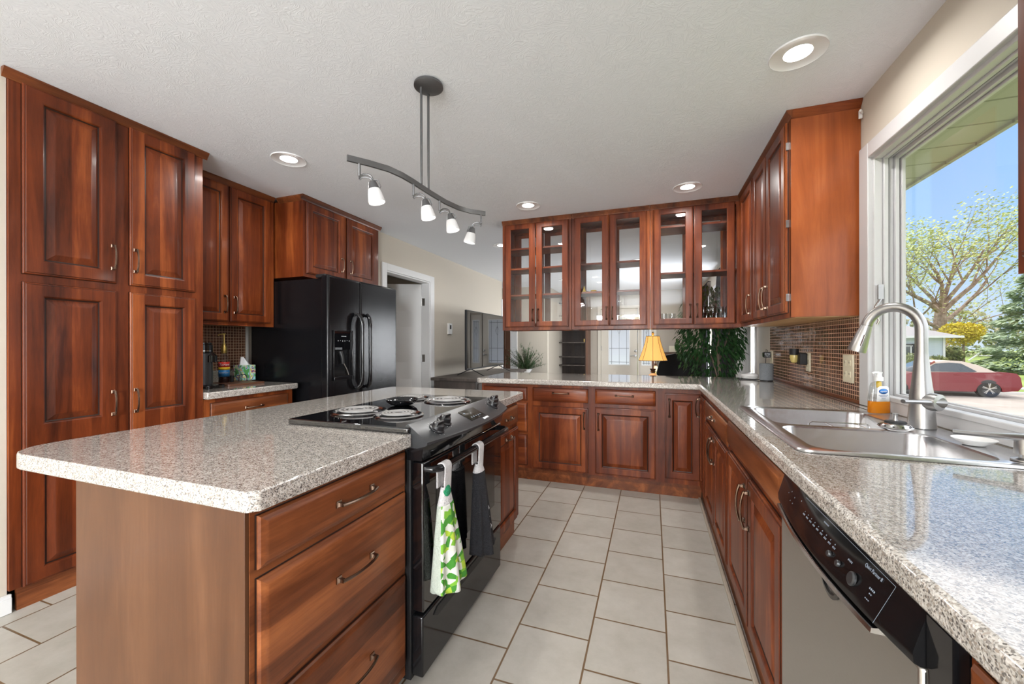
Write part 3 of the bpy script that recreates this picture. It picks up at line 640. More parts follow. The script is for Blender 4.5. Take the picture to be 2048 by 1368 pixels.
dr = slab_mb(F, 2.005, 2.395, .712, .828).build('drawer_front', M['wood_h'], t, angle=25); handle(F, 2.20, .77, dr, .11, False)
dr = door_mb(F, 2.005, 2.395, .125, .690).build('door', M['wood'], t, angle=25); handle(F, 2.20, .655, dr, .11, False)
b = MB().box(-1.452, -1.44, 1.2, 2.42, 0, .852).build('island_back_panel', M['veneer']); tag(b, 'plain brown veneer panel closing the seating side of the island', 'panel')
IX0, IX1, IY0, IY1 = -1.80, -.785, .600, 2.470
lp = [(IX1 - .018, IY0), (IX1, IY0 + .018), (IX1, 1.182), (-1.345, 1.182), (-1.345, 1.978), (IX1, 1.978), (IX1, IY1 - .03), (IX1 - .03, IY1), (IX0 + .03, IY1), (IX0, IY1 - .03), (IX0, .71)]
lp += [(IX0 + .11 - .11 * math.cos(a), .71 - .11 * math.sin(a)) for a in [math.radians(15 * k) for k in range(1, 7)]]
c = MB().slab([lp], .855, .90).build('island_countertop', M['laminate'], bevel=.005)
tag(c, 'large speckled island countertop with rounded corners, wrapped around the range', 'countertop')

# ---- peninsula base run
F = face('y-', 3.41)
def base_unit(F, name, label, a0, a1, parts, loc, dep=.58, kick=True, frame=None):
    t = thing(name, label, 'cabinet', loc)
    MB().fbox(F, a0, a1, .10, .852, -.02, 0).build('face_frame', M['wood'], t)
    hollow(MB(), F, a0, a1, .10, .850, dep, top=False).build('carcass', M['wood'], t)
    if kick: MB().fbox(F, a0, a1, 0, .10, -.02, -.003).build('toe_board', M['wood_h'], t)
    for kind, x0, x1, b0, b1, h in parts:
        if kind == 'drawer': o = slab_mb(F, x0, x1, b0, b1).build('drawer_front', M['wood_hx' if frame is None else 'wood_h'], t, angle=25)
        else: o = door_mb(F, x0, x1, b0, b1).build('door', M['wood'], t, angle=25)
        if h: handle(F, h[0], h[1], o, h[2] if len(h) > 2 else .15, kind == 'door')
    return t
base_unit(F, 'drawer_stack_cabinet', 'peninsula drawer cabinet half hidden behind the island end', -1.50, -1.037,
          [('drawer', -1.48, -1.058, .706, .824, (-1.27, .765)), ('drawer', -1.48, -1.058, .42, .685, (-1.27, .55)), ('drawer', -1.48, -1.058, .125, .40, (-1.27, .27))], (-1.27, 3.7, 0))
base_unit(F, 'base_cabinet', 'peninsula base cabinet whose door pull is at its upper right corner', -1.037, -.487,
          [('drawer', -1.006, -.516, .706, .824, (-.75, .782)), ('door', -1.006, -.516, .112, .662, (-.549, .557))], (-.76, 3.7, 0))
base_unit(F, 'base_cabinet', 'peninsula base cabinet whose door pull is at its upper left corner', -.487, .058,
          [('drawer', -.456, .023, .706, .828, (-.218, .780)), ('door', -.456, .023, .118, .676, (-.429, .555))], (-.21, 3.7, 0))
base_unit(F, 'corner_base_cabinet', 'narrow single-door cherry cabinet in the inside corner of the counters', .058, .358,
          [('door', .094, .350, .139, .816, (.126, .70))], (.21, 3.7, 0))
# right base run
F = face('x-', .36)
base_unit(F, 'base_cabinet', 'right-hand base cabinet with one drawer over two doors, next to the corner', 2.19, 3.40,
          [('drawer', 2.215, 3.06, .70, .812, (2.62, .765, .13)), ('door', 2.215, 2.63, .112, .675, (2.60, .57)), ('door', 2.64, 3.06, .112, .675, (2.67, .57)), ('door', 3.10, 3.37, .112, .812, (3.33, .72))],
          (.68, 2.8, 0), dep=.6, frame=1)
base_unit(F, 'sink_base_cabinet', 'base cabinet under the sink with a false drawer front over two doors', 1.302, 2.19,
          [('drawer', 1.320, 2.178, .722, .838, None), ('door', 1.320, 1.728, .112, .694, (1.695, .585)), ('door', 1.738, 2.165, .112, .694, (1.775, .585))],
          (.68, 1.75, 0), dep=.6, frame=1)
base_unit(F, 'base_cabinet', 'cherry base cabinet at the bottom right corner, this side of the dishwasher', -.30, .632,
          [('drawer', -.27, .615, .722, .838, (.2, .78)), ('door', -.27, .165, .112, .694, (.13, .6)), ('door', .175, .615, .112, .694, (.21, .6))],
          (.68, .2, 0), dep=.6, frame=1)
# ---- L-shaped countertop with sink cut-out
sx0, sx1, sy0, sy1 = .408, .950, 1.360, 2.200
lp = [(.335, -.45), (.335, 3.30), (.32, 3.33), (-1.50, 3.33), (-1.53, 3.36), (-1.53, 4.11), (-1.50, 4.14), (1.003, 4.14), (1.003, -.45)]
c = MB().slab([lp, rrect(sx0, sx1, sy0, sy1, .05)], .855, .90).build('peninsula_countertop', M['laminate'], bevel=.010)
tag(c, 'long glossy speckled L-shaped countertop running under the window and along the peninsula', 'countertop')
b = MB().box(-1.50, 1.0, 3.99, 4.01, 0, .852).build('peninsula_back_panel', M['wood']); tag(b, 'cherry panel on the living-room side of the peninsula', 'panel')

# ---- upper glass-door cabinets
F = face('y-', 3.79); FB = face('y+', 4.11)
def glass_cab(label, a0, a1, doors, shelves, hs, loc):
    t = thing('glass_door_cabinet', label, 'cabinet', loc)
    z0, z1 = 1.347, 2.42; s = .032
    for G, nm in ((F, 'face_frame'), (FB, 'rear_frame')):
        MB().fbox(G, a0, a0 + s, z0, z1, -.02, 0).fbox(G, a1 - s, a1, z0, z1, -.02, 0).fbox(G, a0 + s, a1 - s, z0, z0 + .035, -.02, 0).fbox(G, a0 + s, a1 - s, z1 - .035, z1, -.02, 0).build(nm, M['wood'], t)
    MB().box(a0, a0 + .016, 3.81, 4.09, z0, z1).box(a1 - .016, a1, 3.81, 4.09, z0, z1).box(a0 + .016, a1 - .016, 3.81, 4.09, z0 + .01, z0 + .028).box(a0 + .016, a1 - .016, 3.81, 4.09, z1 - .02, z1).build('carcass', M['wood'], t)
    crown(F, a0, a1, t)
    for (d0_, d1_), h in zip(doors, hs):
        for G in (F, FB):
            st = .058
            o = door_mb(G, d0_, d1_, 1.378, 2.408, [(1.378 + .05, 2.408 - .05)], st=st, glass_door=True).build('door', M['wood'], t, angle=25)
            MB().fbox(G, d0_ + st - .006, d1_ - st + .006, 1.425, 2.362, .005, .008).build('pane', M['glass'], o)
            handle(G, h, 1.495, o, .125)
    for zz in shelves: MB().box(a0 + .017, a1 - .017, 3.815, 4.085, zz - .018, zz).build('shelf', M['wood_hx'], t, bevel=.002)
    return t
glass_cab('left glass-door wall cabinet, the one with three close-set shelves', -1.435, -.730, [(-1.405, -1.090), (-1.080, -.756)], [2.175, 1.975, 1.708], [-1.112, -1.058], (-1.08, 3.95, 1.347))
glass_cab('middle glass-door wall cabinet, with small yellow ornaments on a shelf', -.726, -.020, [(-.702, -.379), (-.373, -.046)], [1.978, 1.708], [-.401, -.350], (-.37, 3.95, 1.347))
glass_cab('right glass-door wall cabinet, with drinking glasses on its bottom shelf', -.016, .700, [(.010, .334), (.342, .658)], [2.262, 1.847], [.310, .366], (.34, 3.95, 1.347))
# ---- right wall uppers
F = face('x-', .70)
t = thing('corner_wall_cabinet', 'three-door cherry wall cabinet on the right, with a broad orange-brown end panel', 'cabinet', (.85, 3.1, 1.35))
MB().fbox(F, 2.507, 3.788, 1.350, 2.42, -.02, 0).build('face_frame', M['wood'], t)
hollow(MB(), F, 2.515, 3.788, 1.352, 2.42, .30).build('carcass', M['wood'], t)
MB().box(.700, 1.003, 2.505, 2.515, 1.352, 2.42).build('end_panel', M['veneer_lit'], t)
MB().box(.722, 1.0, 2.52, 3.78, 1.3495, 1.3515).build('bottom_panel', M['maple'], t)
crown(F, 2.480, 3.79, t)
mb = MB(); mb.rings([[Vector((x, 2.507 - d, b)) for d, b in ((0, z - .042), (.007, z - .034), (.020, z - .016), (.026, z - .008), (.026, z), (0, z))] for x in (.701, 1.003)]); mb.build('crown_return', M['wood_hx'], t)
for a0, a1, h in ((3.31, 3.725, 3.345), (2.932, 3.275, 2.965), (2.545, 2.922, 2.890)):
    o = door_mb(F, a0, a1, 1.378, 2.412, st=.055).build('door', M['wood'], t, angle=25); handle(F, h, 1.50, o, .15)
for zz in (2.28, 1.86, 1.46): MB().box(.686, .699, 2.536, 2.543, zz - .02, zz + .02).build('hinge', M['nickel'], t)
t = thing('window_side_cabinet', 'cherry wall cabinet at the right edge of the picture, this side of the window', 'cabinet', (.85, .6, 1.35))
MB().fbox(F, .20, 1.103, 1.350, 2.42, -.02, 0).build('face_frame', M['wood'], t)
hollow(MB(), F, .20, 1.10, 1.352, 2.42, .30).build('carcass', M['wood'], t); crown(F, .20, 1.12, t)
for a0, a1, h in ((.23, .645, .62), (.655, 1.075, .68)):
    o = door_mb(F, a0, a1, 1.380, 2.412, st=.055).build('door', M['wood'], t, angle=25); handle(F, h, 1.50, o, .15)

# ---- right mosaic backsplash, wooden edge strip
b = MB().box(.997, 1.0045, 2.488, 4.145, .902, 1.352).build('mosaic_backsplash', M['mosaic']); tag(b, 'long glossy brown mosaic tile backsplash under the right wall cabinet', 'tile backsplash')
b = MB().box(.985, .9965, 2.488, 4.14, .901, .918).build('backsplash_strip', M['wood_h'], bevel=.003); tag(b, 'thin brown wooden strip along the foot of the long mosaic backsplash', 'trim strip')
def outlet(y, zc, w_, h, label, cat, rock):
    o = thing('wall_plate', label, cat, (.9965, y, zc))
    MB().box(.988, .9965, y - w_ / 2, y + w_ / 2, zc - h / 2, zc + h / 2).build('plate', M['almond'], o, bevel=.003)
    for dy, dz in rock:
        MB().box(.985, .989, y + dy - .011, y + dy + .011, zc + dz - .016, zc + dz + .016).build('socket', M['almond'], o, bevel=.002)
        MB().box(.9845, .9852, y + dy - .006, y + dy - .004, zc + dz - .002, zc + dz + .008).box(.9845, .9852, y + dy + .004, y + dy + .006, zc + dz - .002, zc + dz + .008).build('slot', M['blackmat'], o)
    return o
outlet(2.615, 1.075, .116, .150, 'wide almond wall plate on the mosaic next to the window trim', 'outlet', [(-.026, .03), (.026, .03), (-.026, -.03), (.026, -.03)])
outlet(3.20, 1.085, .075, .125, 'almond outlet plate on the mosaic behind the plugged-in night light', 'outlet', [(0, .03), (0, -.03)])
outlet(4.085, 1.085, .075, .125, 'almond outlet plate at the far end of the mosaic with the charger in it', 'outlet', [(0, .03), (0, -.03)])
t = thing('night_light', 'black plug-in night light with an amber shade on the mosaic', 'night light', (.98, 3.22, 1.10))
MB().box(.94, .984, 3.185, 3.245, 1.065, 1.145).build('plug', M['blackmat'], t, bevel=.006)
MB().lathe([(.028, .04), (.028, 0), (.024, -.004)], (.925, 3.25, 1.135), 20).build('hood', M['blackmat'], t)
MB().lathe([(.024, 0), (.026, -.02), (.018, -.05), (.006, -.058)], (.925, 3.25, 1.132), 20).build('amber_shade', M['amberglass'], t)
t = thing('charger', 'black plug charger in the far outlet above the grey speaker', 'charger', (.96, 4.09, 1.10))
MB().box(.93, .984, 4.06, 4.12, 1.085, 1.135).build('plug', M['black'], t, bevel=.006)
MB().tube([(.95, 4.08, 1.085), (.945, 4.07, 1.03), (.96, 4.05, .96), (.965, 4.0, .91), (.95, 3.9, .904)], .0025, 6).tube([(.955, 4.10, 1.135), (.955, 4.10, 1.16), (.965, 4.09, 1.15), (.965, 4.09, 1.13)], .002, 6).build('cord', M['blackmat'], t)
t = thing('smart_speaker', 'grey fabric cylinder speaker on the far end of the counter', 'speaker', (.89, 3.81, .90))
MB().lathe([(.046, 0), (.046, .006)], (.89, 3.81, .901), 32).build('foot', M['blackmat'], t)
MB().lathe([(.044, 0), (.050, .004), (.050, .132), (.047, .138), (.0, .138)], (.89, 3.81, .907), 40, caps=False).build('body', M['speaker'], t)
b = MB().lathe([(.03, 0), (.06, .008), (.07, .03), (.062, .045), (.02, .055), (.0, .056)], (.80, 3.97, .901), 28, caps=False).build('white_router', M['whitepl']); tag(b, 'low rounded white device lying beside the grey speaker', 'device')
b = MB().tube([(.70, 3.88, .905), (.76, 3.885, .905), (.82, 3.86, .906), (.845, 3.83, .908)], .004, 6).build('black_cable', M['blackmat']); tag(b, 'dark cable lying on the counter in front of the white device', 'cable')
b = MB().box(.985, 1.0, 2.476, 2.486, 2.345, 2.385).tube([(.995, 2.47, 2.365), (.975, 2.44, 2.368)], .006, 6).build('curtain_bracket', M['whitepl'], bevel=.002); tag(b, 'tiny white bracket on the wall beside the top of the right wall cabinet', 'bracket')

# ================================================================== RANGE
t = thing('electric_range', 'black slide-in electric coil range set into the island', 'range', (-1.07, 1.58, 0))
RY0, RY1 = 1.197, 1.963
MB().box(-1.33, -.80, RY0, RY1, .03, .906).build('body', M['blackmat'], t, bevel=.003)
MB().box(-1.335, -.79, 1.168, 1.992, .9005, .922).build('cooktop', M['blackglass'], t, bevel=.006, seg=3)
# slanted bow-front control panel
def bow(u): return .045 * (1 - (2 * u - 1) ** 2)
mb = MB(); R = []
for i in range(17):
    u = i / 16; y = 1.185 + (1.978 - 1.185) * u; e_ = .030 * min(1, (1 - abs(2 * u - 1)) * 9)
    xb = -.725 + bow(u)
    R.append([(-.812, y, .926), (-.806, y, .931), (-.80, y, .930), (xb - .008, y, .880), (xb, y, .873), (xb, y, .864), (xb - .012, y, .858), (-.765, y, .850), (-.812, y, .85)])
mb.rings(R); mb.build('control_panel', M['charcoal'], t, angle=30)
mb = MB(); R = []
for i in range(13):
    u = i / 12; y = 1.192 + (1.970 - 1.192) * u; xb = -.74 + bow(u) * .8
    R.append([(-.81, y, .85), (xb - .004, y, .857), (-.752 + bow(u) * .2, y, .805), (-.81, y, .805)])
mb.rings(R); mb.build('vent_trim', M['black'], t, angle=30)
def PN(y, s, h=0):   # point on the slanted panel, s 0 top .. 1 bottom
    u = (y - 1.185) / .793; xb = -.733 + bow(u); x = -.80 + (xb + .80) * s; zz = .930 + (.880 - .930) * s
    n = Vector((.050, 0, xb + .80)).normalized(); return Vector((x, y, zz)) + n * h
for y, s in ((1.285, .62), (1.365, .40), (1.832, .52), (1.905, .30)):
    p = PN(y, s); n = (PN(y, s, 1) - p).normalized(); k = MB()
    k.lathe([(.030, 0), (.030, .004), (.024, .007), (.021, .022), (.018, .024)], p, 24, n)
    q = Vector((0, 0, 1)).rotation_difference(n)
    k.add([p + q @ Vector(v) for v in [(-.006, -.024, .018), (.006, -.024, .018), (.007, .024, .018), (-.007, .024, .018), (-.004, -.021, .034), (.004, -.021, .034), (.004, .021, .034), (-.004, .021, .034)]],
          [(0, 3, 2, 1), (4, 5, 6, 7), (0, 1, 5, 4), (1, 2, 6, 5), (2, 3, 7, 6), (3, 0, 4, 7)])
    kn = k.build('control_knob', M['knob'], t, bevel=.001)
    mb = MB(); t1 = Vector((0, 1, 0)); t2 = n.cross(t1)
    for j in range(9):
        a = math.radians(35 + j * 33); c_ = p + (t1 * math.cos(a) + t2 * math.sin(a)) * .037 + n * .001
        mb.add([c_ + t1 * i * .0012 + t2 * jj * .0012 for i, jj in ((-1, -1), (1, -1), (1, 1), (-1, 1))], [(0, 1, 2, 3)])
    mb.build('dial_marks', M['ink'], t, solid=.0006)
def PF(a, b, d): return PN(a, b, d)
mb = MB(); mb.add([PN(1.512, .22, .0015), PN(1.655, .22, .0015), PN(1.655, .80, .0015), PN(1.512, .80, .0015)], [(0, 1, 2, 3)]); disp = mb.build('display', M['digital'], t, solid=.003)
mb = MB()
for k in range(5):
    y = 1.535 + k * .022
    for dy, s0, s1 in ((0, .64, .70),):
        mb.add([PN(y, s0, .0035), PN(y + .006, s0, .0035), PN(y + .006, s1, .0035), PN(y, s1, .0035)], [(0, 1, 2, 3)])
mb.add([PN(1.525, .35, .0035), PN(1.537, .35, .0035), PN(1.537, .42, .0035), PN(1.525, .42, .0035)], [(0, 1, 2, 3)])
mb.build('button_marks', M['greyink'], disp, solid=.0005)
mb = MB(); mb.add([PN(1.600, .88, .002), PN(1.655, .88, .002), PN(1.655, .97, .002), PN(1.600, .97, .002)], [(0, 1, 2, 3)]); mb.build('badge', M['ink'], t, solid=.001)
# door, drawer
MB().box(-.80, -.752, 1.203, 1.957, .272, .798).build('oven_door', M['blackglass'], t, bevel=.006)
MB().box(-.7525, -.7505, 1.29, 1.86, .40, .70).build('oven_window', M['black'], t)
MB().box(-.80, -.755, 1.203, 1.957, .045, .258).build('storage_drawer', M['black'], t, bevel=.006)
mb = MB(); mb.prism([(1.30, .205), (1.86, .205), (1.885, .222), (1.86, .238), (1.30, .238), (1.275, .222)], lambda a, b, d: Vector((-.756 + d, a, b)), 0, .004); mb.build('drawer_grip', M['blackmat'], t)
hb = MB().tube([(-.755, 1.215, .772), (-.725, 1.22, .772), (-.708, 1.245, .772)] + [(-.706, 1.25 + .66 * k / 10, .772) for k in range(11)] + [(-.708, 1.915, .772), (-.725, 1.94, .772), (-.755, 1.945, .772)], .013, 12)
hb.build('oven_handle', M['black'], t)
for cx, cy, r in ((-1.175, 1.385, .100), (-.965, 1.365, .082), (-1.19, 1.805, .080), (-.975, 1.790, .102)):
    MB().lathe([(r - .003, 0), (0, .0003)], (cx, cy, .9225), 40, caps=False).build('burner_well', M['black'], t)
    bw = MB().lathe([(r + .014, 0), (r + .016, .004), (r + .008, .007), (r - .002, .004), (r - .006, .0006)], (cx, cy, .9225), 48, caps=False).build('drip_pan', M['chrome'], t)
    mb = MB(); P = []; turns = 3.9
    for k in range(int(turns * 36)):
        a = k / 36 * 2 * PI; rr = .016 + (r - .014 - .016) * (k / (turns * 36)); P.append((cx + rr * math.cos(a + .6), cy + rr * math.sin(a + .6), .9345))
    mb.tube(P, .0048, 8, flat=.7, up=(0, 0, 1)); mb.tube([(cx + .03, cy, .928), (cx + r - .01, cy, .928)], .003, 6); mb.tube([(cx - .02, cy + .02, .928), (cx - r * .6, cy + r * .6, .928)], .003, 6); mb.build('coil', M['coil'], bw)
sr = MB(); cx, cy = -1.115, 1.600
sr.lathe([(.030, 0), (.050, .004), (.068, .016), (.075, .030), (.072, .030), (.064, .018), (.045, .009), (.0, .007)], (cx, cy, .9225), 36, caps=False)
sr.tube([(cx + .05, cy - .04, .946), (cx + .085, cy - .065, .952), (cx + .105, cy - .08, .954)], [.02, .014, .010], 10, flat=.35, up=(0, 0, 1))
tag(sr.build('spoon_rest', M['black'], angle=60), 'shallow black ribbed spoon rest lying in the middle of the cooktop', 'spoon rest')

# hanging towels: crocheted loop over the handle, gathered, flaring cloth
def towel(name, label, yc, zb, w_top, w_bot, ms, zg, flip=0):
    t = thing(name, label, 'towel', (-.70, yc, .79))
    hx, hz, hr = -.706, .772, .0165
    mb = MB()
    def loop(u, v):      # u across, v along: back side up, over, front down
        y = yc + (u - .5) * .048
        if v < .3: return Vector((hx - hr, y, hz - .075 * (1 - v / .3)))
        if v < .55:
            a = PI - (v - .3) / .25 * PI; return Vector((hx + hr * math.cos(a), y, hz + hr * math.sin(a)))
        return Vector((hx + hr - .004 * ((v - .55) / .45), y, hz - .085 * (v - .55) / .45))
    mb.grid(loop, 8, 40); mb.build('crochet_loop', M['knit'], t, solid=.004)
    ph = random.random() * 6
    def P(u, v, z0, z1, w0, w1, off, amp, d0_=.012, d1_=.020):
        zz = z0 + (z1 - z0) * v; wv = w0 + (w1 - w0) * v ** 1.0
        a = u * 2 * PI
        k = 1 + .34 * amp * (.3 + .7 * v) * math.sin(a * 6 + ph + v) 
        return Vector((hx + off + (d0_ + (d1_ - d0_) * v) * math.cos(a) * k, yc + wv / 2 * math.sin(a) * (1 + .04 * amp * math.sin(a * 6 + ph)) - .02 * v * flip, zz - .010 * math.cos(2 * a) * v * (1 if z1 < .6 else 0)))
    zl = hz - .070
    MB().grid(lambda u, v: P(u, v, zl, zg, .040, w_top, .004, .0), 60, 10, True).build('gathered_top', M['knit'], t, solid=.002)
    cl = MB()
    cl.grid(lambda u, v: P(u, v, zg + .003, zb, w_top + .002, w_bot, .004 + .016 * v, min(1, v * 3), .0205, .040), 90, 26, True)
    cl.mi = [0 if not (ms[1] and (f[0] % 90) / 90 > .45 and (f[0] % 90) / 90 < .80) else 1 for f in cl.f]
    cl.build('cloth', [M[ms[0]], M[ms[1] or ms[0]]], t, solid=.002)
    if ms[2]:
        MB().lathe([(.020, -.003), (.022, .004), (.012, .011), (.0, .012)], (hx + .012, yc - .004, hz - .085), 16, (1, 0, .1), caps=False).build('crochet_button', M[ms[2]], t)
    return t
towel('hanging_towel', 'white and green clover-print towel hung by a crocheted loop from the oven handle', 1.268, .358, .085, .185, ('clover', 'terry', 'knitgreen'), .640, 0)
tw = towel('hanging_towel', 'black waffle towel with pale crocheted top hung from the oven handle', 1.560, .335, .080, .150, ('waffle', None, None), .665, 0)
mb = MB(); mb.tube([(-.664, 1.565, .53), (-.661, 1.575, .51), (-.661, 1.558, .49), (-.660, 1.58, .47)], .0018, 5).tube([(-.658, 1.572, .45), (-.656, 1.590, .43), (-.655, 1.562, .40), (-.655, 1.582, .375)], .0018, 5); mb.build('white_stitching', M['ink'], tw)

# ================================================================== REFRIGERATOR
t = thing('refrigerator', 'black side-by-side refrigerator with ice and water dispenser in the left door', 'refrigerator', (-2.9, 2.94, 0))
MB().box(-3.30, -2.505, 2.520, 3.392, .02, 1.745).build('cabinet', M['fridge'], t, bevel=.004)
MB().box(-2.50, -2.425, 2.492, 2.862, .08, 1.765).build('freezer_door', M['fridge'], t, bevel=.016, seg=4)
MB().box(-2.50, -2.425, 2.868, 3.392, .08, 1.765).build('fridge_door', M['fridge'], t, bevel=.016, seg=4)
MB().box(-2.53, -2.44, 2.50, 3.385, .01, .075).build('kick_grille', M['blackmat'], t)
MB().box(-2.56, -2.46, 2.50, 2.57, 1.746, 1.775).box(-2.56, -2.46, 3.31, 3.38, 1.746, 1.775).build('hinge_cover', M['blackmat'], t, bevel=.006)
for y, s in ((2.815, -1), (2.915, 1)):
    P = [(-2.425, y + s * .022, 1.46), (-2.405, y + s * .016, 1.47), (-2.375, y + s * .006, 1.44), (-2.362, y, 1.39)] + [(-2.360, y, 1.39 - .045 * k) for k in range(1, 11)] + [(-2.362, y, .90), (-2.375, y + s * .006, .86), (-2.405, y + s * .016, .83), (-2.425, y + s * .022, .84)]
    MB().tube(P, [.012, .016, .018, .017] + [.015] * 10 + [.017, .018, .016, .012], 12).build('door_handle', M['black'], t)
F = face('x+', -2.425)
dp = MB(); y0, y1, z0, z1 = 2.545, 2.765, .915, 1.325
dp.fbox(F, y0, y0 + .012, z0, z1, 0, .010).fbox(F, y1 - .012, y1, z0, z1, 0, .010).fbox(F, y0, y1, z1 - .012, z1, 0, .010).fbox(F, y0, y1, z0, z0 + .03, 0, .016)
dpo = dp.build('dispenser_frame', M['black'], t, bevel=.003)
MB().fbox(F, y0 + .012, y1 - .012, 1.165, z1 - .012, .0005, .008).build('dispenser_panel', M['blackglass'], dpo)
MB().fbox(F, y0 + .012, y1 - .012, z0 + .03, 1.165, .0005, .002).build('dispenser_recess', M['black'], dpo)
MB().box(-2.423, -2.405, 2.555, 2.625, 1.165, 1.185).build('dispenser_chute', M['charcoal'], dpo, bevel=.002)
MB().tube([(-2.415, 2.615, 1.15), (-2.402, 2.62, 1.11), (-2.402, 2.63, 1.05)], [.016, .014, .012], 10).build('paddle', M['blackmat'], dpo)
MB().tube([(-2.418, 2.65, 1.06), (-2.414, 2.68, 1.01), (-2.414, 2.705, .955)], .005, 8).build('spout', M['chrome'], dpo)
mb = MB()
for k in range(6): mb.fbox(F, y0 + .045 + k * .025, y0 + .050 + k * .025, 1.235 + .004 * math.sin(k * 2), 1.242, .008, .0086)
mb.build('panel_marks', M['ink'], dpo)
text('FRIGIDAIRE', .011, F, 2.655, 1.275, .0085, M['ink'], dpo)

# ================================================================== DISHWASHER
F = face('x-', .355)
t = thing('dishwasher', 'stainless dishwasher with a black control panel, built in right of the sink cabinet', 'dishwasher', (.66, .97, 0))
MB().box(.40, .95, .684, 1.292, .10, .848).build('tub', M['blackmat'], t)
MB().fbox(F, .684, 1.292, .095, .776, -.045, .018).build('door', M['steel_dw'], t, bevel=.005)
def bow2(y): return .020 * max(0, 1 - ((y - .99) / .31) ** 2)
mb = MB(); R = []
for i in range(17):
    u = i / 16; y = .684 + (1.290 - .684) * u; bu = bow2(y)
    R.append([F(y, .777 - bu * .25, .018), F(y, .780 - bu * .3, .024 + bu), F(y, .795, .025 + bu * .8), F(y, .850, .010), F(y, .850, -.03), F(y, .777, -.03)])
mb.rings(R); cp = mb.build('control_panel', M['black'], t, angle=30)
mb = MB(); R = []
for i in range(17):
    u = i / 16; y = .762 + (1.270 - .762) * u; bu = bow2(y)
    R.append([F(y, .766 - bu * .3, .019), F(y, .767 - bu * .3, .030 + bu), F(y, .7745 - bu * .3, .029 + bu), F(y, .7765 - bu * .25, .019)])
mb.rings(R); mb.build('pull_lip', M['chrome'], t, angle=30)
def DW(a, b, d):
    bu = bow2(a); s = (b - .795) / (.850 - .795); return F(a, b, .025 + bu * .8 + (.010 - .025 - bu * .8) * s + d)
mb = MB(); ll = []
for k in range(9): ll.append((.925 + k * .020, .817, .012, .003)); ll.append((.928 + k * .020, .823, .006, .002))
for a, b in ((1.20, .83), (1.215, .822), (1.17, .825), (1.165, .812), (1.185, .812), (1.13, .832)): ll.append((a, b, .006, .0025))
ll.append((.99, .837, .024, .0025)); ll.append((.868, .822, .018, .003)); ll.append((.790, .815, .016, .003)); ll.append((.790, .809, .010, .002)); ll.append((.79, .80, .012, .0015))
for a, b, l_, h_ in ll:
    for q in range(max(1, int(l_ / .004))):
        x0 = a - l_ / 2 + q * .004; mb.add([DW(x0, b, .0006), DW(x0 + .0028, b, .0006), DW(x0 + .0028, b + h_, .0006), DW(x0, b + h_, .0006)], [(0, 1, 2, 3)])
mb.add([DW(.752, .8455, .0006), DW(1.12, .8455, .0006), DW(1.12, .8462, .0006), DW(.752, .8462, .0006)], [(0, 1, 2, 3)])
mb.add([DW(.7515, .846, .0006), DW(.7525, .846, .0006), DW(.7585, .782, .0006), DW(.7575, .782, .0006)], [(0, 1, 2, 3)])
mb.build('printed_marks', M['greyink'], cp, recalc=False)
text('Quiet Partner II', .0078, DW, .806, .838, .0008, M['greyink'], cp, flip=True)
for a, r in ((.924, .006), (.888, .006), (.838, .012)):
    MB().lathe([(r, 0), (r, .003), (r * .8, .005), (0, .005)], DW(a, .806, 0), 20, (-1, 0, .3), caps=False).build('button', M['charcoal'], cp)
mb = MB(); mb.lathe([(.050, -.012), (.052, .006), (.044, .007), (.042, -.008)], F(.965, .755, .016), 30, (-1, 0, 0)); mb.build('grip_recess', M['black'], t)
MB().fbox(F, .684, 1.292, .03, .09, -.06, -.04).build('kick_plate', M['blackmat'], t)
b = MB().fbox(F, .634, .682, .03, .85, -.03, .012).build('filler_strip', M['black']); tag(b, 'narrow black filler strip between dishwasher and corner cabinet', 'panel')

# ================================================================== SINK
t = thing('kitchen_sink', 'double-bowl stainless steel drop-in sink under the window', 'sink', (.68, 1.78, .90))
o = rrect(.392, .972, 1.338, 2.222, .035)
b1 = rrect(.445, .868, 1.385, 1.742, .055); b2 = rrect(.445, .868, 1.775, 2.175, .055)
bm = bmesh.new()
def addloop(bm, pts, zz):
    vs = [bm.verts.new((x, y, zz)) for x, y in pts]; return vs, [bm.edges.new((vs[i], vs[(i + 1) % len(vs)])) for i in range(len(vs))]
vo, eo = addloop(bm, rrect(.398, .966, 1.344, 2.216, .033), .907); v1, e1 = addloop(bm, b1, .905); v2, e2 = addloop(bm, b2, .905)
bmesh.ops.triangle_fill(bm, use_beauty=True, use_dissolve=False, edges=eo + e1 + e2)
def skirt(bm, top, pts, zz):
    vs = [bm.verts.new((x, y, zz)) for x, y in pts]
    for i in range(len(vs)): bm.faces.new((top[i], top[(i + 1) % len(vs)], vs[(i + 1) % len(vs)], vs[i]))
    return vs
skirt(bm, vo, o, .9012)
for v, (x0, x1, y0, y1) in ((v1, (.445, .868, 1.385, 1.742)), (v2, (.445, .868, 1.775, 2.175))):
    a = skirt(bm, v, rrect(x0 + .004, x1 - .004, y0 + .004, y1 - .004, .052), .898)
    a = skirt(bm, a, rrect(x0 + .012, x1 - .012, y0 + .012, y1 - .012, .055), .745)
    a = skirt(bm, a, rrect(x0 + .03, x1 - .03, y0 + .03, y1 - .03, .05), .725)
    bm.faces.new(a)
bm.verts.index_update(); mb = MB(); mb.add([v.co.copy() for v in bm.verts], [[v.index for v in f.verts] for f in bm.faces]); bm.free()
bo = mb.build('basin', M['steel'], t, angle=50, solid=.0)
for cx, cy in ((.66, 1.56), (.66, 1.975)):
    MB().lathe([(.045, .001), (.043, .003), (.035, .001), (.02, -.003), (0, -.003)], (cx, cy, .7255), 28, caps=False).build('drain', M['chrome'], t)
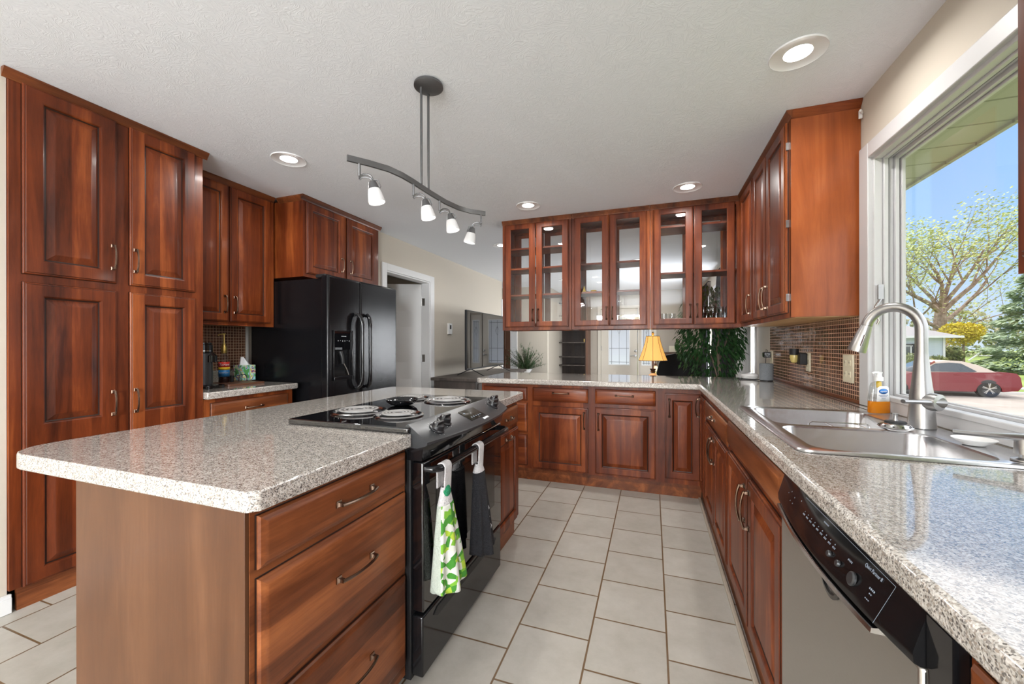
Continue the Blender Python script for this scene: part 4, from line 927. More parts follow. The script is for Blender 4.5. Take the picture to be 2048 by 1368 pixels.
# faucet
t = thing('kitchen_faucet', 'tall brushed-nickel pull-down faucet arching over the sink', 'faucet', (.915, 1.86, .907))
fx, fy = .915, 1.845
MB().lathe([(.039, 0), (.038, .012), (.0355, .05), (.033, .085), (.033, .115), (.028, .15), (.0225, .21), (.0185, .262), (.0185, .268)], (fx, fy, .907), 36).build('body', M['nickel'], t, angle=50)
dirv = Vector((-.78, .62, 0)); R0 = .078; P = [(fx, fy, 1.17), (fx, fy, 1.22), (fx, fy, 1.262)]
for k in range(1, 17):
    a = math.radians(k * 10.4); c_ = Vector((fx, fy, 1.262)) + dirv * (R0 * (1 - math.cos(a))) + Vector((0, 0, R0 * 1.08 * math.sin(a))); P.append(tuple(c_))
MB().tube(P, .0178, 18).build('spout', M['nickel'], t, angle=60)
e0 = Vector(P[-1]); ev = (Vector(P[-1]) - Vector(P[-2])).normalized()
hd_ = MB(); hd_.lathe([(.0182, 0), (.0190, .005), (.0245, .050), (.0300, .098), (.0295, .106), (.0, .106)], e0 + ev * .001, 28, ev, caps=False); ho = hd_.build('spray_head', M['nickel'], t, angle=50)
side = ev.cross(dirv).normalized()
q0 = e0 + ev * .055 + side * .0 
cv = Vector((-.15, -1, 0.0)).normalized()
MB().tube([e0 + ev * .040 + cv * .0235, e0 + ev * .085 + cv * .0285], .008, 10, flat=.5).build('spray_button', M['chrome'], ho)
hp = Vector((fx, fy, 1.003)); hv = Vector((.50, -.86, 0)).normalized()
l = MB(); l.lathe([(.031, -.004), (.0315, .012), (.029, .030), (.0, .033)], hp + hv * .024, 28, hv, caps=False)
lo = l.build('handle_hub', M['nickel'], t, angle=50)
h0_ = hp + hv * .044; ld = Vector((-.86, -.28, .03)).normalized()
MB().tube([h0_ + ld * -.012, h0_ + ld * .02, h0_ + ld * .06, h0_ + ld * .115], [.026, .014, .0095, .0095], 12, flat=.75, up=(0, 0, 1)).build('lever', M['nickel'], t)
# soap dispenser pump at the right
t = thing('soap_dispenser', 'brushed-nickel soap pump at the right end of the sink', 'soap dispenser', (.905, 1.40, .907))
MB().lathe([(.026, 0), (.026, .004), (.012, .008), (.012, .016), (.021, .018), (.019, .055), (.017, .060), (.0, .062)], (.905, 1.405, .907), 28, caps=False).build('base', M['nickel'], t, angle=50)
MB().tube([(.93, 1.400, .964), (.905, 1.405, .966), (.86, 1.43, .964), (.795, 1.466, .962)], [.015, .020, .013, .011], 12, flat=.55, up=(0, 0, 1)).build('nozzle', M['nickel'], t)
b = MB().lathe([(.024, 0), (.028, .004), (.046, .015), (.048, .018), (.042, .014), (.026, .007), (0, .006)], (.905, 1.580, .9075), 36, caps=False).build('soap_dish', M['whitepl']); tag(b, 'small white oval dish behind the sink, right of the faucet', 'dish')
# strainer
t = thing('sink_strainer', 'chrome basket strainer with a black gasket resting on the sink divider', 'strainer', (.80, 1.757, .907))
cx, cy = .800, 1.757
MB().lathe([(.030, 0), (.040, .004), (.047, .008), (.048, .012), (.040, .020), (.034, .024)], (cx, cy, .9075), 32).build('basket', M['chrome'], t)
MB().lathe([(.030, 0), (.028, .007), (.015, .009)], (cx, cy, .9316), 28).build('gasket', M['blackmat'], t)
MB().lathe([(.008, 0), (.006, .010), (.008, .026), (.0, .027)], (cx, cy, .9402), 14, caps=False).build('stem', M['nickel'], t)
mb = MB()
for k in range(12): a = k * PI / 6; mb.lathe([(.0028, 0), (.0028, .0008)], (cx + .0440 * math.cos(a), cy + .0440 * math.sin(a), .9235), 8, (math.cos(a) * .9, math.sin(a) * .9, 1))
mb.build('perforations', M['blackmat'], t)
# wire rack in far bowl
mb = MB(); x0, x1, y0, y1 = .60, .80, 1.83, 1.93
for y in (y0, y1): mb.tube([(x0, y, .728), (x0, y, .885), (x0 + .01, y, .893), (x1 - .01, y, .893), (x1, y, .885), (x1, y, .728)], .0028, 6)
for x in (x0 + .05, x1 - .05): mb.tube([(x, y0, .893), (x, y1, .893)], .0022, 6)
for k in range(5): mb.tube([(x0 + .02 + .04 * k, y0, .74), (x0 + .02 + .04 * k, y1, .74)], .0022, 6)
tag(mb.build('wire_rack', M['chrome']), 'small clear wire rack standing in the far sink bowl', 'rack')
# soap bottle
t = thing('hand_soap_bottle', 'clear pump bottle half full of amber hand soap beside the faucet', 'soap bottle', (.925, 2.160, .907))
bc = Vector((.927, 2.16, .908)); ux = Vector((.943, .3325, 0)); uy = Vector((-.3325, .943, 0))
def brings(prof):
    return [[bc + ux * (1.2 * w_ * math.cos(a) * (abs(math.cos(a)) ** -.25 if abs(math.cos(a)) > .05 else 1)) + uy * (dd * math.sin(a)) + Vector((0, 0, zz)) for a in [2 * PI * k / 40 for k in range(40)]] for zz, w_, dd in prof]
MB().rings(brings([(0.001, .036, .018), (.004, .0385, .020), (.045, .0375, .0200), (.052, .0372, .0200)])).build('soap_liquid', M['orange'], t, angle=50)
MB().rings(brings([(.0525, .0378, .0205), (.075, .036, .019), (.100, .0325, .017), (.118, .031, .016), (.130, .026, .014), (.135, .012, .012), (.140, .0115, .0115)])).build('clear_shell', M['soda'], t, angle=50)
BF = lambda a, b, d: bc + ux * a + uy * (-.0215 - d + .35 * a * a * 8) + Vector((0, 0, b))
mb = MB(); lab = [(-.028, .052), (.028, .052), (.024, .112), (.015, .118), (-.015, .118), (-.024, .112)]; mb.add([BF(a, b, 0) for a, b in lab], [tuple(range(6))]); lbo = mb.build('label', M['whitepl'], t, solid=.0006)
mb = MB(); mb.add([BF(.0195 * math.cos(k * PI / 16), .096 + .0115 * math.sin(k * PI / 16), .0008) for k in range(32)], [tuple(range(32))]); mb.build('label_oval_rim', M['navy'], lbo, solid=.0004)
mb = MB(); mb.add([BF(.0175 * math.cos(k * PI / 16), .0965 + .0095 * math.sin(k * PI / 16), .0013) for k in range(32)], [tuple(range(32))]); mb.build('label_oval', M['sky_blue'], lbo, solid=.0004)
text('equate', .0105, BF, 0, .0965, .0020, M['ink'], lbo, shear=.2)
mb = MB()
for (a0, a1, zz) in ((-.020, .019, .078), (-.015, .013, .073), (-.008, .008, .066)):
    x = a0
    while x < a1: mb.add([BF(x, zz, .0008), BF(x + .0022, zz, .0008), BF(x + .0022, zz + .0022, .0008), BF(x, zz + .0022, .0008)], [(0, 1, 2, 3)]); x += .0034
mb.build('label_print', M['navy'], lbo, recalc=False)
MB().lathe([(.0155, 0), (.0155, .016), (.011, .018), (.0095, .024), (.0095, .032), (.013, .033), (.013, .037), (0, .038)], bc + Vector((0, 0, .140)), 24, caps=False).tube([tuple(bc + Vector((0, 0, .175))), tuple(bc - ux * .020 + Vector((0, 0, .176))), tuple(bc - ux * .028 + Vector((0, 0, .172)))], .0045, 8).build('pump', M['whitepl'], t)
MB().tube([tuple(bc + Vector((0, 0, .01))), tuple(bc + Vector((0, 0, .10)))], .003, 6).lathe([(.006, 0), (.009, .004), (.009, .026), (.006, .03)], bc + Vector((0, 0, .108)), 14).build('dip_tube', M['yellow'], t)

# ================================================================== COFFEE CORNER
t = thing('coffee_machine', 'slim black and grey pod coffee machine next to the pantry cabinet', 'coffee machine', (-3.02, 1.93, .90))
cx, cy = -3.03, 1.935
MB().lathe([(.070, 0), (.070, .222), (.066, .226)], (cx, cy, .925), 36).build('body', M['charcoal'], t)
MB().lathe([(.0705, 0), (.0705, .055), (.060, .058)], (cx, cy, 1.152), 36).build('head', M['black'], t)
MB().lathe([(.066, 0), (.066, .012), (.0, .013)], (cx, cy, 1.211), 36, caps=False).build('lid', M['black'], t)
MB().lathe([(.0715, 0), (.0715, .004)], (cx, cy, 1.163), 36).build('chrome_band', M['chrome'], t)
MB().lathe([(.045, 0), (.045, .045), (.02, .07)], (cx + .04, cy + .035, 1.085), 24).build('brew_head', M['black'], t)
mb = MB(); mb.slab([rrect(-3.11, -2.90, 1.87, 2.04, .05)], .9005, .922); mb.build('drip_tray', M['black'], t, bevel=.004)
b = MB().slab([rrect(-3.22, -2.93, 2.06, 2.36, .02)], .9005, .915).build('cutting_board', M['boardwood'], bevel=.004); tag(b, 'dark walnut board lying on the small counter under the syrup bottle', 'cutting board')
t = thing('syrup_bottle', 'syrup bottle with red, yellow and blue label and a gold pump', 'bottle', (-3.14, 2.18, .9155))
cx, cy = -3.14, 2.175; z0 = .9158
MB().lathe([(.033, 0), (.036, .005), (.036, .045)], (cx, cy, z0), 32).build('syrup', M['syrup'], t)
MB().lathe([(.036, 0), (.036, .125), (.030, .145), (.018, .170), (.0145, .185), (.0145, .21)], (cx, cy, z0 + .0455), 32).build('glass', M['soda'], t)
vd = Vector((-cx, -cy, 0)).normalized(); vr = Vector((vd.y * -1, vd.x, 0)); 
if vr.dot(ux) < 0: vr = -vr
def CY(a, b, d): r = .0367 + d; an = a / .0367; return Vector((cx, cy, b)) + vd * (r * math.cos(an)) + vr * (r * math.sin(an))
def band(nm, zz0, zz1, m, d=0):
    MB().grid(lambda u, v: CY((u - .5) * .105, zz0 + (zz1 - zz0) * v, d), 24, 1).build(nm, m, t, solid=.0006)
band('label_red', z0 + .118, z0 + .160, M['red']); band('label_yellow', z0 + .098, z0 + .118, M['yellow']); band('label_blue', z0 + .046, z0 + .098, M['blue'])
text('Torani', .026, CY, 0, z0 + .138, .0012, M['ink'], t, shear=.25); text('LAVENDER', .0125, CY, 0, z0 + .076, .0012, M['ink'], t)
MB().lathe([(.016, 0), (.019, .010), (.020, .04), (.016, .058), (.013, .062), (.013, .075)], (cx, cy, z0 + .225), 20).tube([(cx, cy, z0 + .30), (cx, cy, z0 + .375)], .0045, 8).tube([tuple(Vector((cx, cy, z0 + .375)) + vr * .012), (cx, cy, z0 + .377), tuple(Vector((cx, cy, z0 + .372)) - vr * .03), tuple(Vector((cx, cy, z0 + .362)) - vr * .038)], .005, 8).build('pump', M['gold'], t)
t = thing('small_bottle', 'slim bottle with a blue label half hidden behind the coffee machine', 'bottle', (-3.18, 2.08, .9005))
MB().lathe([(.022, 0), (.022, .15), (.010, .18), (.008, .24)], (-3.195, 2.092, .9158), 20).build('bottle_body', M['soda'], t)
MB().lathe([(.0226, 0), (.0226, .10)], (-3.195, 2.092, .94), 20, caps=False).build('label', M['blue'], t)
t = thing('tissue_box', 'square tissue box with a green, purple and blue floral pattern', 'tissue box', (-3.19, 2.40, .9155))
tb = MB().box(-3.245, -3.135, 2.322, 2.432, .9158, 1.040).build('box', M['tissuebox'], t, bevel=.002)
mb = MB(); mb.grid(lambda u, v: Vector((-3.19 + (.030 - .018 * v) * math.cos(u * 2 * PI) * (1 + .35 * math.sin(3 * u * 2 * PI)), 2.375 + (.036 - .028 * v) * math.sin(u * 2 * PI) * (1 + .3 * math.cos(5 * u * 2 * PI)) - .02 * v, 1.040 + .068 * v)), 30, 8, True); mb.build('tissue', M['tissue'], t)
b = MB().tube([(-3.10, 2.262, .916), (-3.10, 2.265, .955), (-3.10, 2.275, .967), (-3.10, 2.315, .967), (-3.10, 2.327, .955), (-3.10, 2.332, .916)], .003, 6).build('wire_holder', M['blackmat']); tag(b, 'little black wire holder standing in front of the tissue box', 'holder')
b = MB().tube([(-3.11, 2.228, 1.0), (-3.11, 2.245, .995), (-3.11, 2.25, .975), (-3.11, 2.24, .957), (-3.11, 2.226, .95)], .003, 6).lathe([(.012, 0), (.014, .05)], (-3.11, 2.215, .9158), 14).build('small_cup', M['blackmat']); tag(b, 'tiny dark cup with a curved handle right of the syrup bottle', 'cup')
# things inside the glass cabinets
def glassware(x, y, z_, kind):
    o = thing('wine_glass' if kind == 0 else 'tumbler', '', 'glass', (x, y, z_), 'glasses in the right glass-door cabinet')
    if kind == 0: MB().lathe([(.028, 0), (.004, .006), (.004, .07), (.024, .09), (.032, .12), (.026, .16), (.0245, .16), (.030, .12), (.022, .092), (0, .082)], (x, y, z_), 20, caps=False).build('bowl', M['glassware'], o)
    else: MB().lathe([(.026, 0), (.031, .11), (.029, .11), (.025, .006), (0, .006)], (x, y, z_), 20, caps=False).build('cup', M['glassware'], o)
    return o
g1 = glassware(.43, 3.90, 1.3755, 0); g1['label'] = 'clear stemmed glass on the bottom of the right glass-door cabinet'
for x, y in ((.50, 3.87), (.57, 3.91), (.625, 3.88)): dup(g1, (x, y, 1.3755))
g2 = glassware(.10, 3.90, 1.3755, 1); g2['label'] = 'clear straight tumbler standing behind the rightmost cabinet doors'
for x, y in ((.17, 3.93), (.46, 3.97), (.54, 3.98), (.61, 3.97)): dup(g2, (x, y, 1.3755))
t = thing('yellow_figurine', 'small yellow pointed figurine on the shelf of the middle glass cabinet', 'figurine', (-.605, 3.90, 1.7085))
MB().lathe([(.020, 0), (.018, .012), (.010, .020), (.013, .030), (.006, .040), (.008, .048), (0, .062)], (-.622, 3.87, 1.7085), 14, caps=False).build('figure', M['yellowfig'], t)
t = thing('yellow_dish', 'small low yellow dish beside the pointed figurine in the middle glass cabinet', 'ornament', (-.50, 3.92, 1.7085))
MB().lathe([(.020, 0), (.030, .018), (.026, .020), (0, .006)], (-.535, 3.90, 1.7085), 16, caps=False).build('dish', M['yellowfig'], t)

# ================================================================== CEILING FIXTURES
def can(x, y, label, r=.105, power=None):
    t = thing('recessed_light', label, 'ceiling light', (x, y, Z), None)
    MB().lathe([(r * .50, -.001), (r * .60, -.0012), (r * .97, -.004), (r, -.0065), (r * 1.02, -.003), (r * 1.02, -.0004)], (x, y, Z), 48, caps=False).build('trim_ring', M['lampring'], t)
    MB().lathe([(r * .50, -.0012), (0, -.0016)], (x, y, Z), 40, caps=False).build('diffuser', M['lamp'], t)
    ld_ = bpy.data.lights.new('recessed_lamp', 'AREA'); ld_.shape = 'DISK'; ld_.size = r * .9; ld_.energy = power or LAMP_W; ld_.color = (1, .975, .94); ld_.spread = math.radians(165)
    lo_ = bpy.data.objects.new('lamp_glow', ld_); C.objects.link(lo_); lo_.location = (0, 0, -.009); lo_.parent = t
can(.588, 2.010, 'large recessed ceiling light at the upper right, nearest the window')
can(-2.295, 2.02, 'recessed ceiling light above the left cabinets, left of the track light')
can(-1.048, 3.412, 'recessed ceiling light in front of the leftmost glass cabinet')
can(.264, 3.435, 'recessed ceiling light in front of the right glass cabinet')
can(-1.79, 4.684, 'small recessed ceiling light past the left edge of the glass cabinets')
can(-.2, 6.2, 'recessed living-room ceiling light seen through the glass cabinets'); can(-1.6, 7.6, 'far recessed living-room ceiling light towards the hall')
can(-1.0, .1, 'added unseen recessed ceiling light behind the camera over the island end'); can(-1.9, -2.2, 'added unseen recessed ceiling light in the dining area on the left'); can(.1, -2.2, 'added unseen recessed ceiling light in the dining area on the right'); can(-.9, -4.4, 'added unseen recessed ceiling light by the dining windows')  # unseen lamps added behind the camera for ambient light
# track light
t = thing('track_light', 'dark grey curved track light with four frosted glass spot heads', 'track light', (-1.0, 1.66, Z))
MB().lathe([(.060, 0), (.068, -.004), (.069, -.014), (.062, -.019), (.020, -.021), (.0, -.021)], (-1.005, 1.660, Z - .0005), 40, caps=False).build('canopy', M['pewter'], t)
bar = [(-1.150, 1.282), (-1.10, 1.35), (-1.057, 1.423), (-1.040, 1.495), (-1.034, 1.569), (-1.032, 1.663), (-1.030, 1.732), (-1.022, 1.853), (-1.000, 1.959), (-.962, 2.03), (-.900, 2.096)]
BZ = 1.955
mb = MB(); R = []
for i, (x, y) in enumerate(bar):
    a = Vector((*bar[min(i + 1, len(bar) - 1)], 0)) - Vector((*bar[max(i - 1, 0)], 0)); n = Vector((a.y, -a.x, 0)).normalized() * .005
    p = Vector((x, y, BZ)); R.append([p - n + Vector((0, 0, -.012)), p + n + Vector((0, 0, -.012)), p + n + Vector((0, 0, .012)), p - n + Vector((0, 0, .012))])
mb.rings(R); mb.build('curved_bar', M['pewter'], t)
for y0_, x0_ in ((1.640, -1.033), (1.700, -1.031)):
    MB().tube([(x0_ + .02, y0_ , Z - .02), (x0_ + .012, y0_, Z - .05), (x0_, y0_, BZ + .012)] if False else [(x0_, y0_, Z - .02), (x0_, y0_, BZ + .012)], .0060, 10).build('rod', M['pewter'], t)
for i, (bx, by, tx, ty) in enumerate([(-1.122, 1.320, .035, .02), (-1.034, 1.575, .03, .015), (-1.026, 1.800, .03, .01), (-.918, 2.078, -.03, -.005)]):
    p = Vector((bx, by, BZ)); 
    hd = MB().tube([p + Vector((0, 0, -.011)), p + Vector((0, 0, -.062))], .0055, 8)
    kx = Vector((tx, ty, 0)); c0 = p + Vector((0, 0, -.066))
    n_ = kx.normalized(); pts = [c0 + n_ * (.026 - .026 * math.cos(a)) + Vector((0, 0, .020 * math.sin(a) - .006)) for a in [k * PI / 8 for k in range(9)]]
    hd.tube(pts, .0035, 6); hd.tube([q + Vector((0, 0, -.012)) if k not in (0, 8) else q for k, q in enumerate(pts)], .0028, 6)
    ho = hd.build('arm', M['pewter'], t)
    top = c0 + n_ * .050 + Vector((0, 0, -.012)); ax = Vector((n_.x * .22, n_.y * .22, -1)).normalized()
    MB().lathe([(.008, 0), (.014, .004), (.022, .030), (.0235, .034)], top, 24, ax).tube([top + Vector((0, 0, .004)) + n_ * .005, top + n_ * .022 + Vector((0, 0, .004)), top + n_ * .032 - Vector((0, 0, .02)), top + n_ * .026 - Vector((0, 0, .034))], .003, 6).build('socket_cup', M['pewter'], t)
    MB().lathe([(.0232, .0345), (.028, .052), (.0345, .090), (.0325, .090), (.026, .052), (.021, .036)], top, 28, ax, caps=False).build('glass_shade', M['frost'], t)
    MB().lathe([(.0315, .084), (.0, .084)], top, 24, ax, caps=False).build('bulb', M['bulb'], t)
    ld_ = bpy.data.lights.new('spot_lamp', 'AREA'); ld_.shape = 'DISK'; ld_.size = .05; ld_.energy = TRACK_W; ld_.color = (1, .96, .9)
    lo_ = bpy.data.objects.new('spot_glow', ld_); C.objects.link(lo_); lo_.parent = t; lo_.location = (top + ax * .092) - WL[t.name]; lo_.rotation_euler = (-ax).to_track_quat('Z', 'Y').to_euler()
# dining chandelier behind the camera (its reflection shows in the cabinet glass)
t = thing('chandelier', 'dining chandelier with cream glass shades, reflected in the middle glass cabinet', 'chandelier', (-.68, -3.15, Z))
ch = MB().lathe([(.07, 0), (.07, -.02), (.02, -.03)], (-.68, -3.15, Z - .0005), 24).tube([(-.68, -3.15, Z - .03), (-.68, -3.15, 1.78)], .008, 8)
for k in range(4):
    a = k * PI / 2 + .2; ch.tube([(-.68, -3.15, 1.80), (-.68 + .15 * math.cos(a), -3.15 + .15 * math.sin(a), 1.74), (-.68 + .30 * math.cos(a), -3.15 + .30 * math.sin(a), 1.78)], .008, 8)
ch.build('frame', M['pewter'], t)
for k in range(4):
    a = k * PI / 2 + .2; MB().lathe([(.05, 0), (.072, .03), (.075, .14), (.070, .14), (.045, .005)], (-.68 + .30 * math.cos(a), -3.15 + .30 * math.sin(a), 1.79), 24, caps=False).build('shade', M['chand'] if 'chand' in M else M.setdefault('chand', mat('cream_lit_glass', (.85, .75, .5), .4, emit=(1, .8, .45), es=2.0)), t)

# ================================================================== LIVING ROOM
t = thing('television', 'large flat television on the grey-brown stand, mirroring the front door', 'television', (-2.45, 5.6, .78))
MB().box(-2.345, -2.315, 4.765, 6.165, .865, 1.665).box(-2.39, -2.345, 5.0, 5.95, .90, 1.40).build('housing', M['blackmat'], t, bevel=.004)
MB().box(-2.3148, -2.3135, 4.775, 6.155, .885, 1.655).build('screen', M['blackglass'], t)
for y in (4.95, 5.98):
    MB().tube([(-2.335, y, .868), (-2.26, y - .03, .84), (-2.12, y - .06, .784)], .010, 8, flat=.6).tube([(-2.335, y, .868), (-2.41, y - .02, .84), (-2.53, y - .03, .784)], .010, 8, flat=.6).build('foot', M['blackmat'], t)
t = thing('tv_stand', 'grey-brown wooden television stand against the left wall', 'tv stand', (-2.5, 5.6, 0))
MB().box(-2.74, -2.08, 4.56, 6.66, .735, .773).build('top', M['greywood'], t, bevel=.004)
MB().box(-2.71, -2.11, 4.60, 6.62, .06, .734).build('body', M['greywood'], t, bevel=.003)
for k in range(3):
    dr = MB().box(-2.109, -2.095, 4.66 + k * .66, 5.25 + k * .66, .45, .70).build('drawer', M['greywood'], t, bevel=.004)
    MB().tube([(-2.09, 4.88 + k * .66, .60), (-2.075, 4.90 + k * .66, .60), (-2.075, 5.02 + k * .66, .60), (-2.09, 5.04 + k * .66, .60)], .006, 6).build('pull', M['pewter'], dr)
for y in (4.64, 6.56): MB().box(-2.70, -2.63, y - .03, y + .03, 0, .06).box(-2.19, -2.12, y - .03, y + .03, 0, .06).build('leg', M['greywood'], t)
t = thing('thermostat', 'small white thermostat with a dark display on the left wall', 'thermostat', (-2.83, 5.23, 1.43))
MB().box(-2.829, -2.806, 5.175, 5.295, 1.355, 1.515).build('case', M['whitepl'], t, bevel=.004); MB().box(-2.8058, -2.805, 5.215, 5.262, 1.43, 1.49).build('display', M['blackmat'], t)
# wall end strip
struct(MB().box(-2.83, -2.81, 7.38, 7.45, 0, 2.1).build('trim_3', M['white'], bevel=.003))
# evergreen arrangement on a small chest
t = thing('small_chest', 'low grey-brown chest against the hall wall carrying the evergreen arrangement', 'chest', (-2.4, 8.0, 0))
MB().box(-2.82, -2.20, 7.85, 8.26, 0, .56).build('body', M['greywood'], t, bevel=.005); MB().box(-2.84, -2.18, 7.83, 8.27, .561, .59).build('top', M['greywood'], t, bevel=.004)
t = thing('evergreen_arrangement', 'spiky green pine arrangement in a white bowl against the beige hall wall', 'plant', (-2.45, 8.02, .592))
MB().lathe([(.06, 0), (.14, .10), (.13, .10), (.05, .01)], (-2.48, 7.90, .592), 24).build('bowl', M['whitepl'], t)
mb = MB(); st_ = MB()
for k in range(70):
    a = random.uniform(0, 2 * PI); el = random.choice((.25, .5, .8, 1.05, 1.35)) + random.uniform(-.12, .12); ln = random.uniform(.20, .50); b0 = Vector((-2.48, 7.90, .66)); dv = Vector((math.cos(a) * math.cos(el), math.sin(a) * math.cos(el) * .4, math.sin(el)))
    tip = b0 + dv * ln; st_.tube([b0, b0 + dv * ln * .5 + Vector((0, 0, .02)), tip], .003, 4)
    for j in range(44):
        q = b0 + dv * ln * (.2 + .8 * j / 34); d_ = (dv * .55 + Vector((random.uniform(-1, 1), random.uniform(-1, 1), random.uniform(-1, .8))) * .8).normalized() * random.uniform(.05, .10); s_ = d_.cross(Vector((0, .3, 1))).normalized() * .0042
        mb.add([q - s_, q + s_, q + d_], [(0, 1, 2)])
mb.build('needles', M['pine'], t, recalc=False); st_.build('stems', M['brown'], t)
# bookshelf
t = thing('bookcase', 'dark brown empty bookcase with thin shelves beside the front door', 'bookcase', (-1.88, 9.6, 0))
F = face('y-', 9.40)
MB().fbox(F, -2.19, -2.165, 0, 2.2, -.38, 0).fbox(F, -1.505, -1.48, 0, 2.2, -.38, 0).fbox(F, -2.165, -1.505, 2.17, 2.2, -.38, 0).fbox(F, -2.165, -1.505, 0, .08, -.38, 0).fbox(F, -2.165, -1.505, .08, 2.17, -.38, -.36).build('case', M['espresso'], t)
for zz in (.37, .70, .90, 1.24, 1.56, 1.88): MB().fbox(F, -2.165, -1.505, zz - .012, zz + .012, -.36, -.003).build('shelf', M['greywood'], t)
struct(MB().fbox(F, -1.478, -1.42, 0, 2.45, -.40, .02).build('trim_4', M['hall'], bevel=.004))
b = MB().fbox(face('y-', 9.4), -1.545, -1.515, 1.2525, 1.33, -.20, -.12).build('brass_ornament', M['gold'], bevel=.004); tag(b, 'tiny brass ornament at the right end of a bookcase shelf', 'ornament')
# switch on the far wall
b = MB().fbox(face('y-', 9.8), .36, .52, 1.02, 1.16, 0, .008).fbox(face('y-', 9.8), .40, .42, 1.07, 1.11, .008, .014).fbox(face('y-', 9.8), .46, .48, 1.07, 1.11, .008, .014).build('switch_plate', M['almond'], bevel=.002); tag(b, 'double light switch plate on the taupe wall right of the front door', 'switch')
# near lamp on a console behind the peninsula
t = thing('console_table', 'dark console table behind the peninsula carrying the near lamp', 'table', (0, 4.55, 0))
MB().box(-.45, .22, 4.40, 4.76, .60, .635).build('top', M['espresso'], t, bevel=.004)
for x in (-.42, .19):
    for y in (4.43, 4.73): MB().box(x - .02, x + .02, y - .02, y + .02, 0, .60).build('leg', M['espresso'], t)
def table_lamp(x, y, z_, s, label, zsh, hsh, r0, r1, es=None):
    t = thing('table_lamp', label, 'lamp', (x, y, z_))
    H_ = zsh - z_
    MB().lathe([(.055 * s, 0), (.055 * s, .012), (.03 * s, .02), (.03 * s, H_ * .25)], (x, y, z_), 28).build('base', M['gold'], t)
    mb = MB(); nl = 12
    zz0, zz1 = z_ + H_ * .25, z_ + H_ * .66
    mb.grid(lambda u, v: Vector((x, y, 0)) + Vector((math.cos(u * 2 * PI), math.sin(u * 2 * PI), 0)) * ((.018 + .045 * math.sin(v * PI) ** .7) * s * (1 + .05 * abs(math.sin(u * PI * nl)))) + Vector((0, 0, zz0 + (zz1 - zz0) * v)), 72, 12, True); mb.build('ribbed_body', M['ivory'], t)
    MB().lathe([(.014 * s, 0), (.030 * s, .012 * s), (.020 * s, .020 * s), (.034 * s, .045 * s), (.008 * s, .040 * s), (.008 * s, H_ * .34 + hsh * .97)], (x, y, zz1), 20).build('brass_neck', M['brown'], t)
    prof = lambda v: r0 + (r1 - r0) * (.35 * v + .65 * v ** 2.0) if False else r0 + (r1 - r0) * (1 - (1 - v)) ** 1.35
    mb = MB(); nf = 8
    def SH(u, v): a = u * 2 * PI; r = prof(1 - v); r *= (1 - .035 * abs(math.sin(a * nf / 2))); return Vector((x + r * math.cos(a), y + r * math.sin(a), zsh + hsh * v))
    mb.grid(SH, 64, 16, True); so_ = mb.build('lamp_shade', M['shade'], t)
    for k in range(nf):
        a = k / nf; MB().tube([SH(a, v / 8) + (SH(a, v / 8) - Vector((x, y, SH(a, v / 8).z))).normalized() * .001 for v in range(9)], .0018 * s, 5).build('shade_rib', M['brown'], so_)
    for v in (0, 1): MB().tube([SH(u / 32, v) for u in range(33)], .0028 * s, 5).build('shade_trim', M['brown'], so_)
    MB().lathe([(.004 * s, 0), (.012 * s, .010 * s), (.006 * s, .018 * s), (.014 * s, .028 * s), (.008 * s, .036 * s), (.010 * s, .044 * s), (0, .050 * s)], (x, y, zsh + hsh), 14, caps=False).build('finial', M['gold'], t)
    ld_ = bpy.data.lights.new('bulb', 'POINT'); ld_.energy = 3.0 * s * s; ld_.color = (1, .62, .28); ld_.shadow_soft_size = .03
    lo_ = bpy.data.objects.new('bulb_glow', ld_); C.objects.link(lo_); lo_.parent = t; lo_.location = (0, 0, H_ + hsh * .5)
table_lamp(.005, 4.56, .636, 1.0, 'lit table lamp with an amber scalloped shade standing behind the peninsula', 1.030, .262, .068, .146)
t = thing('end_table', 'small dark end table near the front door under the far lamp', 'table', (-.05, 8.9, 0))
MB().box(-.28, .18, 8.68, 9.12, .50, .53).build('top', M['espresso'], t, bevel=.004)
for x in (-.25, .17):
    for y in (8.71, 9.09): MB().box(x - .02, x + .02, y - .02, y + .02, 0, .50).build('leg', M['espresso'], t)
table_lamp(.06, 8.9, .531, 1.0, 'second lit lamp far behind, glimpsed beneath the near lamp shade', .86, .26, .10, .15)
# recliner
t = thing('armchair', 'black leather recliner with rounded back beside the near lamp', 'armchair', (.35, 6.2, 0))
def cushion(mb, x0, x1, y0, y1, z0, z1, r=.06):
    n = 6; R = []
    for k in range(n + 1):
        a = k / n * PI / 2; i = r * (1 - math.sin(a)); R.append([Vector((x, y, z0 + r * (1 - math.cos(a)) )) for x, y in rrect(x0 + i, x1 - i, y0 + i, y1 - i, max(r, .01) * .9 + .001)])
    for k in range(n, -1, -1):
        a = k / n * PI / 2; i = r * (1 - math.sin(a)); R.append([Vector((x, y, z1 - r * (1 - math.cos(a)))) for x, y in rrect(x0 + i, x1 - i, y0 + i, y1 - i, max(r, .01) * .9 + .001)])
    return mb.rings(R)
cushion(MB(), .10, .66, 6.10, 6.75, .12, .48).build('seat', M['leather'], t, angle=60)
mb = MB(); pr = [(.06, .40), (.055, .80), (.09, .95), (.18, 1.05), (.30, 1.075), (.44, 1.06), (.56, .99), (.63, .88), (.64, .40)]
mb.rings([[Vector((x + (.35 - x) * k, y, zz - (zz - .4) * k * .3)) for x, zz in pr] for y, k in ((5.98, .25), (5.93, .05), (5.93, 0), (6.08, 0), (6.14, .05), (6.17, .25))]); mb.build('backrest', M['leather'], t, angle=50)
for x in (-.02, .67): cushion(MB(), x, x + .12 if x > 0 else x + .13, 6.0, 6.75, .10, .66, .05).build('arm', M['leather'], t, angle=60)
